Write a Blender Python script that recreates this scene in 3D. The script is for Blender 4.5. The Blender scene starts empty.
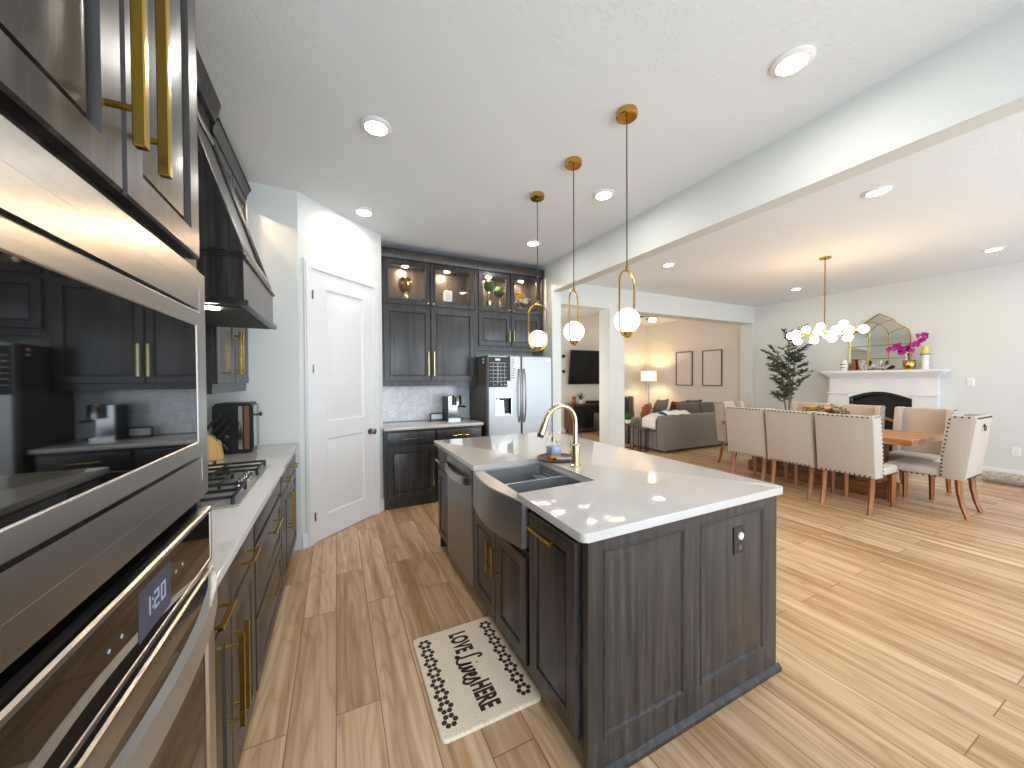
import bpy, bmesh, math, random
from mathutils import Matrix, Vector
random.seed(7)
C = bpy.context.scene.collection
PI = math.pi
EXPOSURE = 0.0
WINDOW_WATTS = (104, 115, 64); LIVING_WATTS = 45
GLOBE, CAN, PUCK, SHADE, BULB, CHAND = 7.0, 180.0, 900.0, .9, 30.0, 26.0
PEND = (.27, .56, -.26)
# ------------------------------------------------------------------ camera, world, big lights, exposure
SC = bpy.context.scene
cam = bpy.data.cameras.new('camera'); camo = bpy.data.objects.new('camera', cam); C.objects.link(camo)
def cam_axes(yaw, pitch, roll):
    f = Vector((math.sin(yaw)*math.cos(pitch), math.cos(yaw)*math.cos(pitch), math.sin(pitch)))
    r = Vector((math.cos(yaw), -math.sin(yaw), 0)); u = r.cross(f)
    return r*math.cos(roll)+u*math.sin(roll), -r*math.sin(roll)+u*math.cos(roll), f
_r, _u, _f = cam_axes(.4538056, -.01373085, -.00533048)
camo.matrix_world = Matrix(((_r.x, _u.x, -_f.x, 0), (_r.y, _u.y, -_f.y, 0), (_r.z, _u.z, -_f.z, 1.45), (0, 0, 0, 1)))
cam.sensor_width = 36; cam.lens = 359.18/1024*36; cam.clip_start = .05
SC.camera = camo
SC.view_settings.view_transform = 'Standard'; SC.view_settings.look = 'None'
SC.view_settings.gamma = 1; SC.view_settings.use_curve_mapping = False
SC.view_settings.exposure = EXPOSURE
SC.cycles.use_denoising = True
SC.cycles.max_bounces = 10; SC.cycles.diffuse_bounces = 6; SC.cycles.glossy_bounces = 5; SC.cycles.transparent_max_bounces = 12
SC.cycles.sample_clamp_indirect = 6
wd = bpy.data.worlds.new('sky'); SC.world = wd; wd.use_nodes = True
bg = wd.node_tree.nodes['Background']; bg.inputs[0].default_value = (.62, .8, 1, 1); bg.inputs[1].default_value = 1.6
def area(name, loc, rot, sx, sy, watt, col):
    l = bpy.data.lights.new(name, 'AREA'); l.shape = 'RECTANGLE'; l.size = sx; l.size_y = sy; l.energy = watt; l.color = col
    o = bpy.data.objects.new(name, l); C.objects.link(o); o.location = loc; o.rotation_euler = rot
    return o
WIN = [(-.75, 1.65), (2.95, 5.4), (5.65, 8.1)]          # daylight through the three windows behind the camera
WATT = WINDOW_WATTS
for (a, b), w in zip(WIN, WATT):
    area('daylight_window', ((a+b)/2, -2.42, 1.36), (PI/2, 0, 0), b-a-.1, 2.35, w, (.77, .89, 1))
area('daylight_living', (3.03, 6.7, 1.5), (0, -PI/2, 0), 1.9, 2.0, LIVING_WATTS, (1, .88, .74))   # living room window, left wall

# ------------------------------------------------------------------ helpers
def lin(h):
    h = h.lstrip('#'); v = [int(h[i:i+2], 16)/255 for i in (0, 2, 4)]
    return tuple(x/12.92 if x <= .04045 else ((x+.055)/1.055)**2.4 for x in v)+(1,)
class MB:
    def __init__(s, M=None): s.bm = bmesh.new(); s.M = M or Matrix()
    def v(s, p): return s.bm.verts.new(s.M @ Vector(p))
    def f(s, vs):
        try: return s.bm.faces.new(vs)
        except ValueError: return None
    def poly(s, pts): return s.f([s.v(p) for p in pts])
    def box(s, a, b, bev=0, seg=1):
        x0, y0, z0 = [min(i, j) for i, j in zip(a, b)]; x1, y1, z1 = [max(i, j) for i, j in zip(a, b)]
        vs = [s.v(p) for p in ((x0,y0,z0),(x1,y0,z0),(x1,y1,z0),(x0,y1,z0),(x0,y0,z1),(x1,y0,z1),(x1,y1,z1),(x0,y1,z1))]
        fs = [s.f([vs[i] for i in q]) for q in ((3,2,1,0),(4,5,6,7),(0,1,5,4),(1,2,6,5),(2,3,7,6),(3,0,4,7))]
        if bev:
            es = list({e for f in fs for e in f.edges})
            bmesh.ops.bevel(s.bm, geom=es, offset=bev, segments=seg, affect='EDGES', profile=.5)
        return s
    def cbox(s, c, d, bev=0, seg=1):
        return s.box([c[i]-d[i]/2 for i in range(3)], [c[i]+d[i]/2 for i in range(3)], bev, seg)
    def prism(s, pts, ax, a, b):                       # polygon in the plane across axis ax, extruded a..b
        def P(p, t):
            q = list(p); q.insert(ax, t); return q
        A = [s.v(P(p, a)) for p in pts]; B = [s.v(P(p, b)) for p in pts]; n = len(pts)
        s.f(A[::-1]); s.f(B)
        for i in range(n): s.f([A[i], A[(i+1) % n], B[(i+1) % n], B[i]])
        return s
    def tube(s, pts, r, n=8, closed=False, flat=None):  # swept round (or flat=(w,t)) section
        pts = [Vector(p) for p in pts]; m = len(pts); rings = []
        rr = r if isinstance(r, (list, tuple)) else [r]*m
        up = None
        for i, p in enumerate(pts):
            if closed: t = pts[(i+1) % m]-pts[i-1]
            else: t = pts[min(i+1, m-1)]-pts[max(i-1, 0)]
            t.normalize()
            if up is None:
                up = Vector((0, 0, 1)) if abs(t.z) < .9 else Vector((1, 0, 0))
            a = t.cross(up)
            if a.length < 1e-5: a = t.orthogonal()
            a.normalize(); b = a.cross(t).normalized(); up = b
            if flat:
                w, h = flat; rings.append([s.v(p+a*i2*w/2+b*j2*h/2) for i2, j2 in ((-1,-1),(1,-1),(1,1),(-1,1))])
            else:
                rings.append([s.v(p+(a*math.cos(2*PI*k/n)+b*math.sin(2*PI*k/n))*rr[i]) for k in range(n)])
        k = len(rings[0])
        for i in range(m if closed else m-1):
            A, B = rings[i], rings[(i+1) % m]
            for j in range(k): s.f([A[j], A[(j+1) % k], B[(j+1) % k], B[j]])
        if not closed: s.f(rings[0][::-1]); s.f(rings[-1])
        return s
    def cyl(s, p, q, r, r2=None, n=16): return s.tube([p, q], [r, r if r2 is None else r2], n)
    def lathe(s, prof, c=(0, 0, 0), n=24, T=None):
        old = s.M
        s.M = s.M @ Matrix.Translation(c) @ (T or Matrix()); rings = []
        for r, z in prof:
            rings.append([s.v((0, 0, z))] if r < 1e-6 else [s.v((r*math.cos(2*PI*k/n), r*math.sin(2*PI*k/n), z)) for k in range(n)])
        for A, B in zip(rings, rings[1:]):
            for j in range(n):
                q = ([A[0]] if len(A) == 1 else [A[j], A[(j+1) % n]]) + ([B[0]] if len(B) == 1 else [B[(j+1) % n], B[j]])
                if len(q) > 2: s.f(q)
        if len(rings[0]) > 1: s.f(rings[0][::-1])
        if len(rings[-1]) > 1: s.f(rings[-1])
        s.M = old; return s
    def ball(s, c, r, sc=(1, 1, 1), n=16, m=10):
        return s.lathe([(r*math.sin(PI*i/m)*1, -r*math.cos(PI*i/m)) for i in range(m+1)], c, n, Matrix.Diagonal((*sc, 1)))
    def rings(s, w, h, rl, cap=True, loop=False):       # nested rectangles: (inset, out) along a w x h front (u, v, n)
        R = []
        for i, n in rl: R.append([s.v(p) for p in ((i,i,n),(w-i,i,n),(w-i,h-i,n),(i,h-i,n))])
        pr = list(zip(R, R[1:])) + ([(R[-1], R[0])] if loop else [])
        for A, B in pr:
            for j in range(4): s.f([A[j], A[(j+1) % 4], B[(j+1) % 4], B[j]])
        if cap: s.f(R[-1])
        return s
    def grid(s, fn, nu, nv, closeu=False):
        G = [[s.v(fn(i/(nu if closeu else nu-1), j/(nv-1))) for i in range(nu)] for j in range(nv)]
        for j in range(nv-1):
            for i in range(nu if closeu else nu-1):
                s.f([G[j][i], G[j][(i+1) % nu], G[j+1][(i+1) % nu], G[j+1][i]])
        return G
def obj(name, mb, mat, inv=None, smooth=35):
    bm = mb.bm
    bmesh.ops.remove_doubles(bm, verts=bm.verts, dist=1e-6)
    bmesh.ops.recalc_face_normals(bm, faces=bm.faces)
    if inv is not None: bm.transform(inv)
    me = bpy.data.meshes.new(name); bm.to_mesh(me); bm.free()
    me.materials.append(mat)
    if smooth:
        for p in me.polygons: p.use_smooth = True
        me.set_sharp_from_angle(angle=math.radians(smooth))
    o = bpy.data.objects.new(name, me); C.objects.link(o)
    return o
MW = {}
def thing(name, label, cat, loc=(0, 0, 0), rz=0, group=None):
    o = bpy.data.objects.new(name, None); C.objects.link(o); o.empty_display_size = .1
    o.location = loc; o.rotation_euler = (0, 0, rz); o['label'] = label; o['category'] = cat
    if group: o['group'] = group
    MW[o] = Matrix.Translation(loc) @ Matrix.Rotation(rz, 4, 'Z')
    return o
def part(par, name, mb, mat, label=None, local=False, smooth=35):
    o = obj(name, mb, mat, None if local else MW[par].inverted(), smooth); o.parent = par; MW[o] = MW[par]
    if label: o['label'] = label
    return o
def single(name, mb, mat, label, cat, loc=(0, 0, 0), group=None, smooth=35):
    o = obj(name, mb, mat, Matrix.Translation(loc).inverted(), smooth); o.location = loc; MW[o] = Matrix.Translation(loc)
    o['label'] = label; o['category'] = cat
    if group: o['group'] = group
    return o
def struct(name, mb, mat, parent=None, smooth=35):
    o = obj(name, mb, mat, None, smooth); MW[o] = Matrix()
    if parent: o.parent = parent
    else: o['kind'] = 'structure'
    return o
def dup(root, loc, rz, label, group=None):
    r = root.copy(); C.objects.link(r); r.location = loc; r.rotation_euler = (0, 0, rz); r['label'] = label
    if group: r['group'] = group
    for ch in root.children:
        c = ch.copy(); C.objects.link(c); c.parent = r
        for g in ch.children:
            d = g.copy(); C.objects.link(d); d.parent = c
    return r
def frame(o, u, v, n):
    u, v, n = Vector(u), Vector(v), Vector(n)
    return Matrix(((u.x, v.x, n.x, o[0]), (u.y, v.y, n.y, o[1]), (u.z, v.z, n.z, o[2]), (0, 0, 0, 1)))
def F_px(x, y, z): return frame((x, y, z), (0, 1, 0), (0, 0, 1), (1, 0, 0))      # front facing +x, u runs +y
def F_mx(x, y, z): return frame((x, y, z), (0, -1, 0), (0, 0, 1), (-1, 0, 0))    # front facing -x, u runs -y
def F_my(x, y, z): return frame((x, y, z), (1, 0, 0), (0, 0, 1), (0, -1, 0))     # front facing -y, u runs +x

# ------------------------------------------------------------------ materials
def nmat(name):
    m = bpy.data.materials.new(name); m.use_nodes = True; nt = m.node_tree
    return m, nt, nt.nodes['Principled BSDF']
def plain(name, col, rough=.5, metal=0, **k):
    m, nt, b = nmat(name)
    b.inputs['Base Color'].default_value = lin(col) if isinstance(col, str) else (*col, 1)
    b.inputs['Roughness'].default_value = rough; b.inputs['Metallic'].default_value = metal
    for a, v in k.items(): b.inputs[a.replace('_', ' ')].default_value = v
    return m
def emit(name, col, s, base=(.9, .9, .9, 1)):
    m, nt, b = nmat(name); b.inputs['Base Color'].default_value = base
    b.inputs['Emission Color'].default_value = (*col, 1); b.inputs['Emission Strength'].default_value = s
    return m
def N(nt, t, **k):
    n = nt.nodes.new(t)
    for a, v in k.items(): setattr(n, a, v)
    return n
def coords(nt, scale=(1, 1, 1), rot=(0, 0, 0), src='Object'):
    tc = N(nt, 'ShaderNodeTexCoord'); mp = N(nt, 'ShaderNodeMapping')
    mp.inputs['Scale'].default_value = scale; mp.inputs['Rotation'].default_value = rot
    nt.links.new(tc.outputs[src], mp.inputs['Vector']); return mp.outputs['Vector']
def noise(nt, vec, sc, det=4, rough=.55):
    n = N(nt, 'ShaderNodeTexNoise'); n.inputs['Scale'].default_value = sc; n.inputs['Detail'].default_value = det; n.inputs['Roughness'].default_value = rough
    nt.links.new(vec, n.inputs['Vector']); return n.outputs['Fac']
def ramp(nt, fac, stops):
    r = N(nt, 'ShaderNodeValToRGB'); e = r.color_ramp.elements
    while len(e) < len(stops): e.new(.5)
    for q, (p, c) in zip(e, stops): q.position = p; q.color = lin(c) if isinstance(c, str) else (*c, 1)
    nt.links.new(fac, r.inputs['Fac']); return r.outputs['Color']
def mix(nt, fac, a, b, mode='MIX'):
    m = N(nt, 'ShaderNodeMix', data_type='RGBA', blend_type=mode)
    for s, v in ((0, fac), (6, a), (7, b)):
        if hasattr(v, 'is_output'): nt.links.new(v, m.inputs[s])
        else: m.inputs[s].default_value = v
    return m.outputs[2]
def bump(nt, b, h, st=.2, d=.01):
    n = N(nt, 'ShaderNodeBump'); n.inputs['Strength'].default_value = st; n.inputs['Distance'].default_value = d
    nt.links.new(h, n.inputs['Height']); nt.links.new(n.outputs['Normal'], b.inputs['Normal'])
def wood(name, stops, scale=(28, 28, 1.4), rough=.38, st=.12, coat=0):
    m, nt, b = nmat(name); v = coords(nt, scale)
    a = noise(nt, v, 1.0, 5, .6); c2 = noise(nt, coords(nt, tuple(s*5 for s in scale)), 1.0, 3, .6)
    f = N(nt, 'ShaderNodeMath', operation='MULTIPLY_ADD'); nt.links.new(c2, f.inputs[0]); f.inputs[1].default_value = .35; nt.links.new(a, f.inputs[2])
    s = N(nt, 'ShaderNodeMath', operation='SUBTRACT'); nt.links.new(f.outputs[0], s.inputs[0]); s.inputs[1].default_value = .175
    nt.links.new(ramp(nt, s.outputs[0], stops), b.inputs['Base Color']); b.inputs['Roughness'].default_value = rough
    if coat: b.inputs['Coat Weight'].default_value = coat; b.inputs['Coat Roughness'].default_value = .15
    bump(nt, b, s.outputs[0], st, .003); return m
def speck(name, base, dots, rough=.12, sc=120, lo=.62):
    m, nt, b = nmat(name); v = coords(nt)
    col = mix(nt, ramp(nt, noise(nt, v, sc, 2), [(lo, '#000000'), (lo+.06, '#ffffff')]), lin(base), lin(dots))
    nt.links.new(col, b.inputs['Base Color']); b.inputs['Roughness'].default_value = rough; return m
def fabric(name, a, c, sc=350, rough=.95):
    m, nt, b = nmat(name); v = coords(nt); w = noise(nt, v, sc, 2)
    nt.links.new(ramp(nt, w, [(.3, a), (.7, c)]), b.inputs['Base Color']); b.inputs['Roughness'].default_value = rough
    b.inputs['Sheen Weight'].default_value = .25; bump(nt, b, w, .25, .002); return m
def steel(name, col, rough=.26, sc=(3, 3, 300)):
    m, nt, b = nmat(name); w = noise(nt, coords(nt, sc), 1.0, 3)
    nt.links.new(ramp(nt, w, [(.2, tuple(x*.88 for x in lin(col)[:3])), (.8, lin(col)[:3])]), b.inputs['Base Color'])
    b.inputs['Metallic'].default_value = 1; b.inputs['Roughness'].default_value = rough; b.inputs['Anisotropic'].default_value = .6
    tg = N(nt, 'ShaderNodeTangent', direction_type='RADIAL', axis='Z'); nt.links.new(tg.outputs[0], b.inputs['Tangent']); return m
def pane(name, tint=(1, 1, 1), refl=.08):
    m = bpy.data.materials.new(name); m.use_nodes = True; nt = m.node_tree; nt.nodes.clear()
    o = N(nt, 'ShaderNodeOutputMaterial'); t = N(nt, 'ShaderNodeBsdfTransparent'); t.inputs[0].default_value = (*tint, 1)
    g = N(nt, 'ShaderNodeBsdfGlossy'); g.inputs['Roughness'].default_value = .02; mx = N(nt, 'ShaderNodeMixShader')
    lw = N(nt, 'ShaderNodeLayerWeight'); lw.inputs['Blend'].default_value = .25
    mm = N(nt, 'ShaderNodeMath', operation='MULTIPLY_ADD'); nt.links.new(lw.outputs['Fresnel'], mm.inputs[0]); mm.inputs[1].default_value = .7; mm.inputs[2].default_value = refl*.2
    nt.links.new(mm.outputs[0], mx.inputs[0]); nt.links.new(t.outputs[0], mx.inputs[1]); nt.links.new(g.outputs[0], mx.inputs[2]); nt.links.new(mx.outputs[0], o.inputs[0])
    return m
def paint(name, col, rough=.6, sc=90, st=.08):
    m, nt, b = nmat(name); b.inputs['Base Color'].default_value = lin(col); b.inputs['Roughness'].default_value = rough
    bump(nt, b, noise(nt, coords(nt), sc, 3), st, .004); return m
def floor_mat():
    m, nt, b = nmat('oak_plank')
    v = coords(nt, (1, 1, 1), (0, 0, PI/2)); v.node.inputs['Location'].default_value = (0, .018, 0)
    br = N(nt, 'ShaderNodeTexBrick'); br.offset = .37; br.offset_frequency = 2; br.squash = 1
    for k, x in (('Scale', 1), ('Mortar Size', .0022), ('Mortar Smooth', .1), ('Bias', 0), ('Brick Width', 1.25), ('Row Height', .18)): br.inputs[k].default_value = x
    br.inputs['Color1'].default_value = (0, 0, 0, 1); br.inputs['Color2'].default_value = (1, 1, 1, 1); br.inputs['Mortar'].default_value = (.5, .5, .5, 1)
    nt.links.new(v, br.inputs['Vector'])
    # plank-wise offset of the grain
    tc = coords(nt, (13, .5, 1)); off = N(nt, 'ShaderNodeVectorMath', operation='MULTIPLY_ADD')
    nt.links.new(br.outputs['Color'], off.inputs[0]); off.inputs[1].default_value = (37, 19, 11); nt.links.new(tc, off.inputs[2])
    nz = N(nt, 'ShaderNodeTexNoise'); nz.inputs['Scale'].default_value = 1.1; nz.inputs['Detail'].default_value = 6; nz.inputs['Roughness'].default_value = .58; nz.inputs['Distortion'].default_value = .9
    nt.links.new(off.outputs[0], nz.inputs['Vector'])
    fine = noise(nt, coords(nt, (160, 3, 1)), 1, 3)
    grain = ramp(nt, nz.outputs['Fac'], [(.25, '#a57d58'), (.42, '#c7a076'), (.57, '#dcbd97'), (.78, '#ecd8bd')])
    tint = ramp(nt, br.outputs['Color'], [(0, '#d9cabb'), (.5, '#efe6dc'), (1, '#ffffff')])
    c = mix(nt, .75, grain, tint, 'MULTIPLY')
    o2 = N(nt, 'ShaderNodeVectorMath', operation='MULTIPLY_ADD'); nt.links.new(br.outputs['Color'], o2.inputs[0]); o2.inputs[1].default_value = (23, 41, 7); nt.links.new(coords(nt, (7, .9, 1)), o2.inputs[2])
    cn = N(nt, 'ShaderNodeTexNoise'); cn.inputs['Scale'].default_value = 1; cn.inputs['Detail'].default_value = 2; nt.links.new(o2.outputs[0], cn.inputs['Vector'])
    cm = N(nt, 'ShaderNodeMath', operation='MULTIPLY'); nt.links.new(cn.outputs['Fac'], cm.inputs[0]); cm.inputs[1].default_value = 16
    cp = N(nt, 'ShaderNodeMath', operation='PINGPONG'); nt.links.new(cm.outputs[0], cp.inputs[0]); cp.inputs[1].default_value = 1
    c = mix(nt, .30, c, ramp(nt, cp.outputs[0], [(0, '#a07a58'), (.25, '#e6d6c6'), (.6, '#ffffff')]), 'MULTIPLY')
    c = mix(nt, .10, c, ramp(nt, fine, [(.3, '#6b4c33'), (.7, '#ffffff')]), 'MULTIPLY')
    c = mix(nt, ramp(nt, br.outputs['Fac'], [(0, '#000000'), (1, '#ffffff')]), c, lin('#7a5a40'))
    nt.links.new(c, b.inputs['Base Color']); b.inputs['Roughness'].default_value = .40; b.inputs['Specular IOR Level'].default_value = .5
    h = N(nt, 'ShaderNodeMath', operation='MULTIPLY_ADD'); nt.links.new(br.outputs['Fac'], h.inputs[0]); h.inputs[1].default_value = -1; nt.links.new(fine, h.inputs[2])
    bump(nt, b, h.outputs[0], .12, .002)
    return m
def tile_mat():
    m, nt, b = nmat('herringbone_marble'); v = coords(nt)
    w = N(nt, 'ShaderNodeTexWave'); 
    sep = N(nt, 'ShaderNodeSeparateXYZ'); nt.links.new(v, sep.inputs[0])
    # zig-zag: fold x into a triangle wave, add z, repeat
    tri = N(nt, 'ShaderNodeMath', operation='PINGPONG'); nt.links.new(sep.outputs[0], tri.inputs[0]); tri.inputs[1].default_value = .06
    ad = N(nt, 'ShaderNodeMath', operation='ADD'); nt.links.new(tri.outputs[0], ad.inputs[0]); nt.links.new(sep.outputs[2], ad.inputs[1])
    rp = N(nt, 'ShaderNodeMath', operation='PINGPONG'); nt.links.new(ad.outputs[0], rp.inputs[0]); rp.inputs[1].default_value = .024
    g1 = N(nt, 'ShaderNodeMath', operation='LESS_THAN'); nt.links.new(rp.outputs[0], g1.inputs[0]); g1.inputs[1].default_value = .0032
    e1 = N(nt, 'ShaderNodeMath', operation='LESS_THAN'); nt.links.new(tri.outputs[0], e1.inputs[0]); e1.inputs[1].default_value = .002
    mx = N(nt, 'ShaderNodeMath', operation='MAXIMUM'); nt.links.new(g1.outputs[0], mx.inputs[0]); mx.inputs[1].default_value = 0
    c = ramp(nt, noise(nt, v, 14, 5), [(.35, '#e2e4e8'), (.6, '#fafbfc')])
    nt.links.new(mix(nt, mx.outputs[0], c, lin('#cdd2d7')), b.inputs['Base Color']); b.inputs['Roughness'].default_value = .2
    return m
M = {}
M['floor'] = floor_mat(); M['tile'] = tile_mat()
M['wall'] = paint('pale_wall_paint', '#d7dad7', .6, 120, .05); M['beige_wall'] = paint('greige_wall_paint', '#d6d0c6', .6, 120, .05)
M['ceil'] = paint('textured_ceiling_paint', '#e6ecf0', .8, 48, .7)
M['white'] = plain('white_trim_paint', '#e3e4e6', .35); M['chalk'] = plain('white_plastic', '#f0f0ee', .4)
M['cab'] = wood('charcoal_stained_oak', [(.3, '#191716'), (.5, '#2d2a29'), (.76, '#4a4644')], (34, 34, 1.3), .33, .12, .1)
M['dark'] = plain('dark_shadow_wood', '#1d1b1c', .6)
M['quartz'] = speck('white_quartz', '#c6c2be', '#b9b4ae', .08, 150, .63)
M['steel'] = steel('brushed_stainless', '#cecbc7', .28); M['steel2'] = steel('vertical_brushed_stainless', '#a9a9a8', .42, (300, 300, 3))
M['sink'] = steel('sink_stainless', '#bdbec0', .38, (200, 4, 4)); M['darkchrome'] = plain('dark_polished_steel', '#8d8b89', .14, 1); M['satin'] = plain('satin_handle_steel', '#dcdbd8', .4, 1); M['bowl'] = plain('satin_steel_bowl', '#8b8e91', .45, .55); M['chrome'] = plain('chrome', '#c2c2c2', .12, 1)
M['blackglass'] = plain('black_oven_glass', '#0a0a0b', .03, 0, IOR=2.0); M['screen'] = plain('black_screen', '#08080a', .12)
M['black'] = plain('black_plastic', '#121213', .4); M['iron'] = plain('cast_iron', '#18181a', .55); M['brass'] = plain('brushed_brass', '#bf9a45', .22, 1)
M['gold'] = plain('polished_gold', '#c9a04a', .18, 1); M['champ'] = plain('champagne_brass', '#cbbd92', .2, 1); M['nickel'] = plain('dark_nickel', '#8a857e', .25, 1)
M['pane'] = pane('clear_glass'); M['window'] = pane('window_glass')
M['globe'] = emit('glowing_opal_glass', (1, .83, .6), GLOBE); M['warmglobe'] = emit('warm_glowing_glass', (1, .68, .38), CHAND); M['can'] = emit('downlight_lens', (1, .95, .88), CAN); M['puck'] = emit('puck_light_lens', (1, .70, .42), PUCK)
M['shade'] = emit('lit_linen_shade', (1, .82, .56), SHADE); M['digit'] = emit('blue_digits', (.6, .7, 1), .45, (.05, .05, .06, 1)); M['dispblue'] = emit('display_glow', (.28, .26, .42), .09, (.03, .03, .04, 1))
M['linen'] = fabric('beige_linen', '#ab9d8f', '#cabeb1'); M['grey'] = fabric('grey_upholstery', '#6b645f', '#837b75'); M['darkgrey'] = fabric('taupe_upholstery', '#4f4640', '#675c54')
M['white_cloth'] = fabric('white_throw', '#dcdad6', '#f2f0ec', 120); M['rust'] = fabric('rust_cloth', '#7a3c1d', '#9b5128'); M['rug'] = fabric('rug_wool', '#8f8676', '#bfb6a4', 30)
M['oak'] = wood('honey_oak', [(.3, '#8a5528'), (.5, '#b27a42'), (.75, '#cf9a5e')], (1.2, 14, 14), .4, .1)
M['oaky'] = wood('honey_oak_lengthwise', [(.3, '#8a5528'), (.5, '#b27a42'), (.75, '#cf9a5e')], (14, 1.2, 14), .32, .1)
M['rustic'] = wood('rustic_brown_wood', [(.3, '#3d2414'), (.5, '#6e4624'), (.75, '#93632f')], (14, 1.2, 14), .5, .2)
M['legwood'] = wood('chair_leg_wood', [(.3, '#693a14'), (.5, '#8f541c'), (.75, '#b0722b')], (20, 20, 2), .35, .06)
M['block'] = wood('knife_block_wood', [(.3, '#c99652'), (.5, '#dcae68'), (.75, '#e9c483')], (20, 20, 2), .4, .05)
M['walnut'] = wood('walnut', [(.3, '#3a2012'), (.5, '#5d3720'), (.75, '#7d4e2d')], (3, 20, 20), .4, .08)
M['soot'] = plain('fireplace_black', '#141314', .45); M['leaf'] = plain('leaf_green', '#3d5a2c', .5); M['olive'] = plain('olive_leaf', '#4d5a44', .55); M['copper'] = plain('copper_strip', '#9c7358', .3, .8)
M['moss'] = plain('boxwood_green', '#2f5a1e', .7); M['petal'] = plain('orchid_petal', '#b3188a', .55); M['yellow'] = plain('yellow_petal', '#e3b53a', .6); M['cream'] = plain('cream_petal', '#efe6cf', .6)
M['orange'] = plain('orange_petal', '#d0791f', .6); M['bark'] = plain('pale_bark', '#7b6a52', .8); M['mirror'] = plain('mirror_silver', '#dfe6e4', .02, 1)
M['candle'] = plain('yellow_wax', '#e8cf6a', .5, 0); M['ceramic'] = plain('white_ceramic', '#e8e4de', .25); M['mat'] = speck('cream_mat_rubber', '#f0dfc6', '#e2cdb0', .7, 70, .55)
M['ink'] = plain('dark_brown_print', '#33231b', .7); M['bronze'] = plain('dark_bronze_plate', '#241a17', .35); M['art'] = paint('pale_art_print', '#d9cdc8', .7, 40, .2); M['artframe'] = plain('brown_frame', '#5b463a', .5)
M['liquid'] = plain('blue_hand_soap', '#9db0d0', .15); M['leather'] = plain('black_leather', '#1a1718', .4); M['brownbox'] = plain('brown_leather', '#4a3528', .5); M['nail'] = plain('bronze_nailhead', '#2e2218', .35, .7)
M['grate'] = M['iron']; M['fan'] = plain('fan_blade_brown', '#4a3324', .5); M['slate'] = plain('chalkboard', '#17191c', .5); M['paper'] = plain('paper', '#dfe5ea', .6); M['printed'] = plain('grey_print', '#9aa6b0', .6)
# ------------------------------------------------------------------ the setting
ZC = 3.05
struct('floor', MB().box((-1.1, -2.62, -.1), (8.75, 8.35, 0)), M['floor'])
struct('ceiling', MB().box((-1.1, -2.62, ZC), (8.75, 4.94, ZC+.1)), M['ceil'])
b = MB()                                                   # living room ceiling: flat strip, then a shallow gable
prof = [(2.67, 2.98), (5.5, 2.98), (7.1, 3.50), (8.75, 3.02), (8.75, 3.6), (2.67, 3.6)]
struct('ceiling_living', b.prism([(x, z) for x, z in prof], 1, 5.22, 8.35), M['ceil'], None, 20)
struct('wall_left', MB().box((-1.1, -2.62, 0), (-.98, 4.9, ZC)), M['wall'])
A = Vector((-.285, 3.545)); B = Vector((.455, 4.21))
struct('wall_pantry', MB().prism([(-.98, 3.545), A, B, (.455, 4.76), (-.98, 4.76)], 2, 0, ZC), M['wall'])
struct('wall_back', MB().box((-.98, 4.76, 0), (2.67, 4.94, ZC)), M['wall'])
struct('wall_wing', MB().box((2.67, 4.20, 0), (2.81, 4.94, 2.655)), M['wall'])
struct('wall_header', MB().box((2.67, -2.5, 2.655), (2.81, 4.94, ZC)), M['wall'])
struct('wall_living_header', MB().box((2.67, 4.94, 2.68), (8.57, 5.22, 3.6)), M['wall'])
struct('wall_column', MB().box((4.33, 4.94, 0), (4.67, 5.22, 2.68)), M['wall'])
struct('wall_living_jamb', MB().box((8.49, 4.94, 0), (8.57, 5.22, 2.68)), M['wall'])
struct('wall_right', MB().box((8.57, -2.62, 0), (8.75, 5.22, ZC)), M['wall'])
struct('wall_living_right', MB().box((8.57, 5.22, 0), (8.75, 8.35, 3.6)), M['beige_wall'])
struct('wall_living_back', MB().box((2.67, 8.15, 0), (8.57, 8.35, 3.6)), M['beige_wall'])
b = MB(); b.box((2.67, 4.94, 0), (2.81, 5.6, 2.98)).box((2.67, 7.8, 0), (2.81, 8.15, 2.98)).box((2.67, 5.6, 0), (2.81, 7.8, .45)).box((2.67, 5.6, 2.5), (2.81, 7.8, 2.98))
struct('wall_living_left', b, M['wall'])
b = MB(); z0, z1 = .14, 2.58; xs = [-.98]+[q for w in WIN for q in w]+[8.57]
b.box((-.98, -2.62, 0), (8.57, -2.5, z0)).box((-.98, -2.62, z1), (8.57, -2.5, ZC))
for i in range(0, len(xs), 2): b.box((xs[i], -2.62, z0), (xs[i+1], -2.5, z1))
struct('wall_front', b, M['wall'])
def window(k, T, w, h):                                    # local front: u across, v up, n into the room
    b = MB(T); b.rings(w, h, [(0, 0), (0, .05), (.06, .05), (.06, 0)], False, True)
    for q in (.5,): b.box((w*q-.02, .06, .005), (w*q+.02, h-.06, .045))
    b.box((.06, h*.5-.02, .008), (w-.06, h*.5+.02, .04))
    o = struct('window_%d' % k, b, M['white'])
    g = MB(T); g.box((.06, .06, .02), (w-.06, h-.06, .026)); struct('pane', g, M['window'], o)
for k, (a, c) in enumerate(WIN): window(k+1, frame((c, -2.58, z0), (-1, 0, 0), (0, 0, 1), (0, 1, 0)), c-a, z1-z0)
window(4, frame((2.72, 5.6, .45), (0, 1, 0), (0, 0, 1), (1, 0, 0)), 2.2, 2.05)
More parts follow.
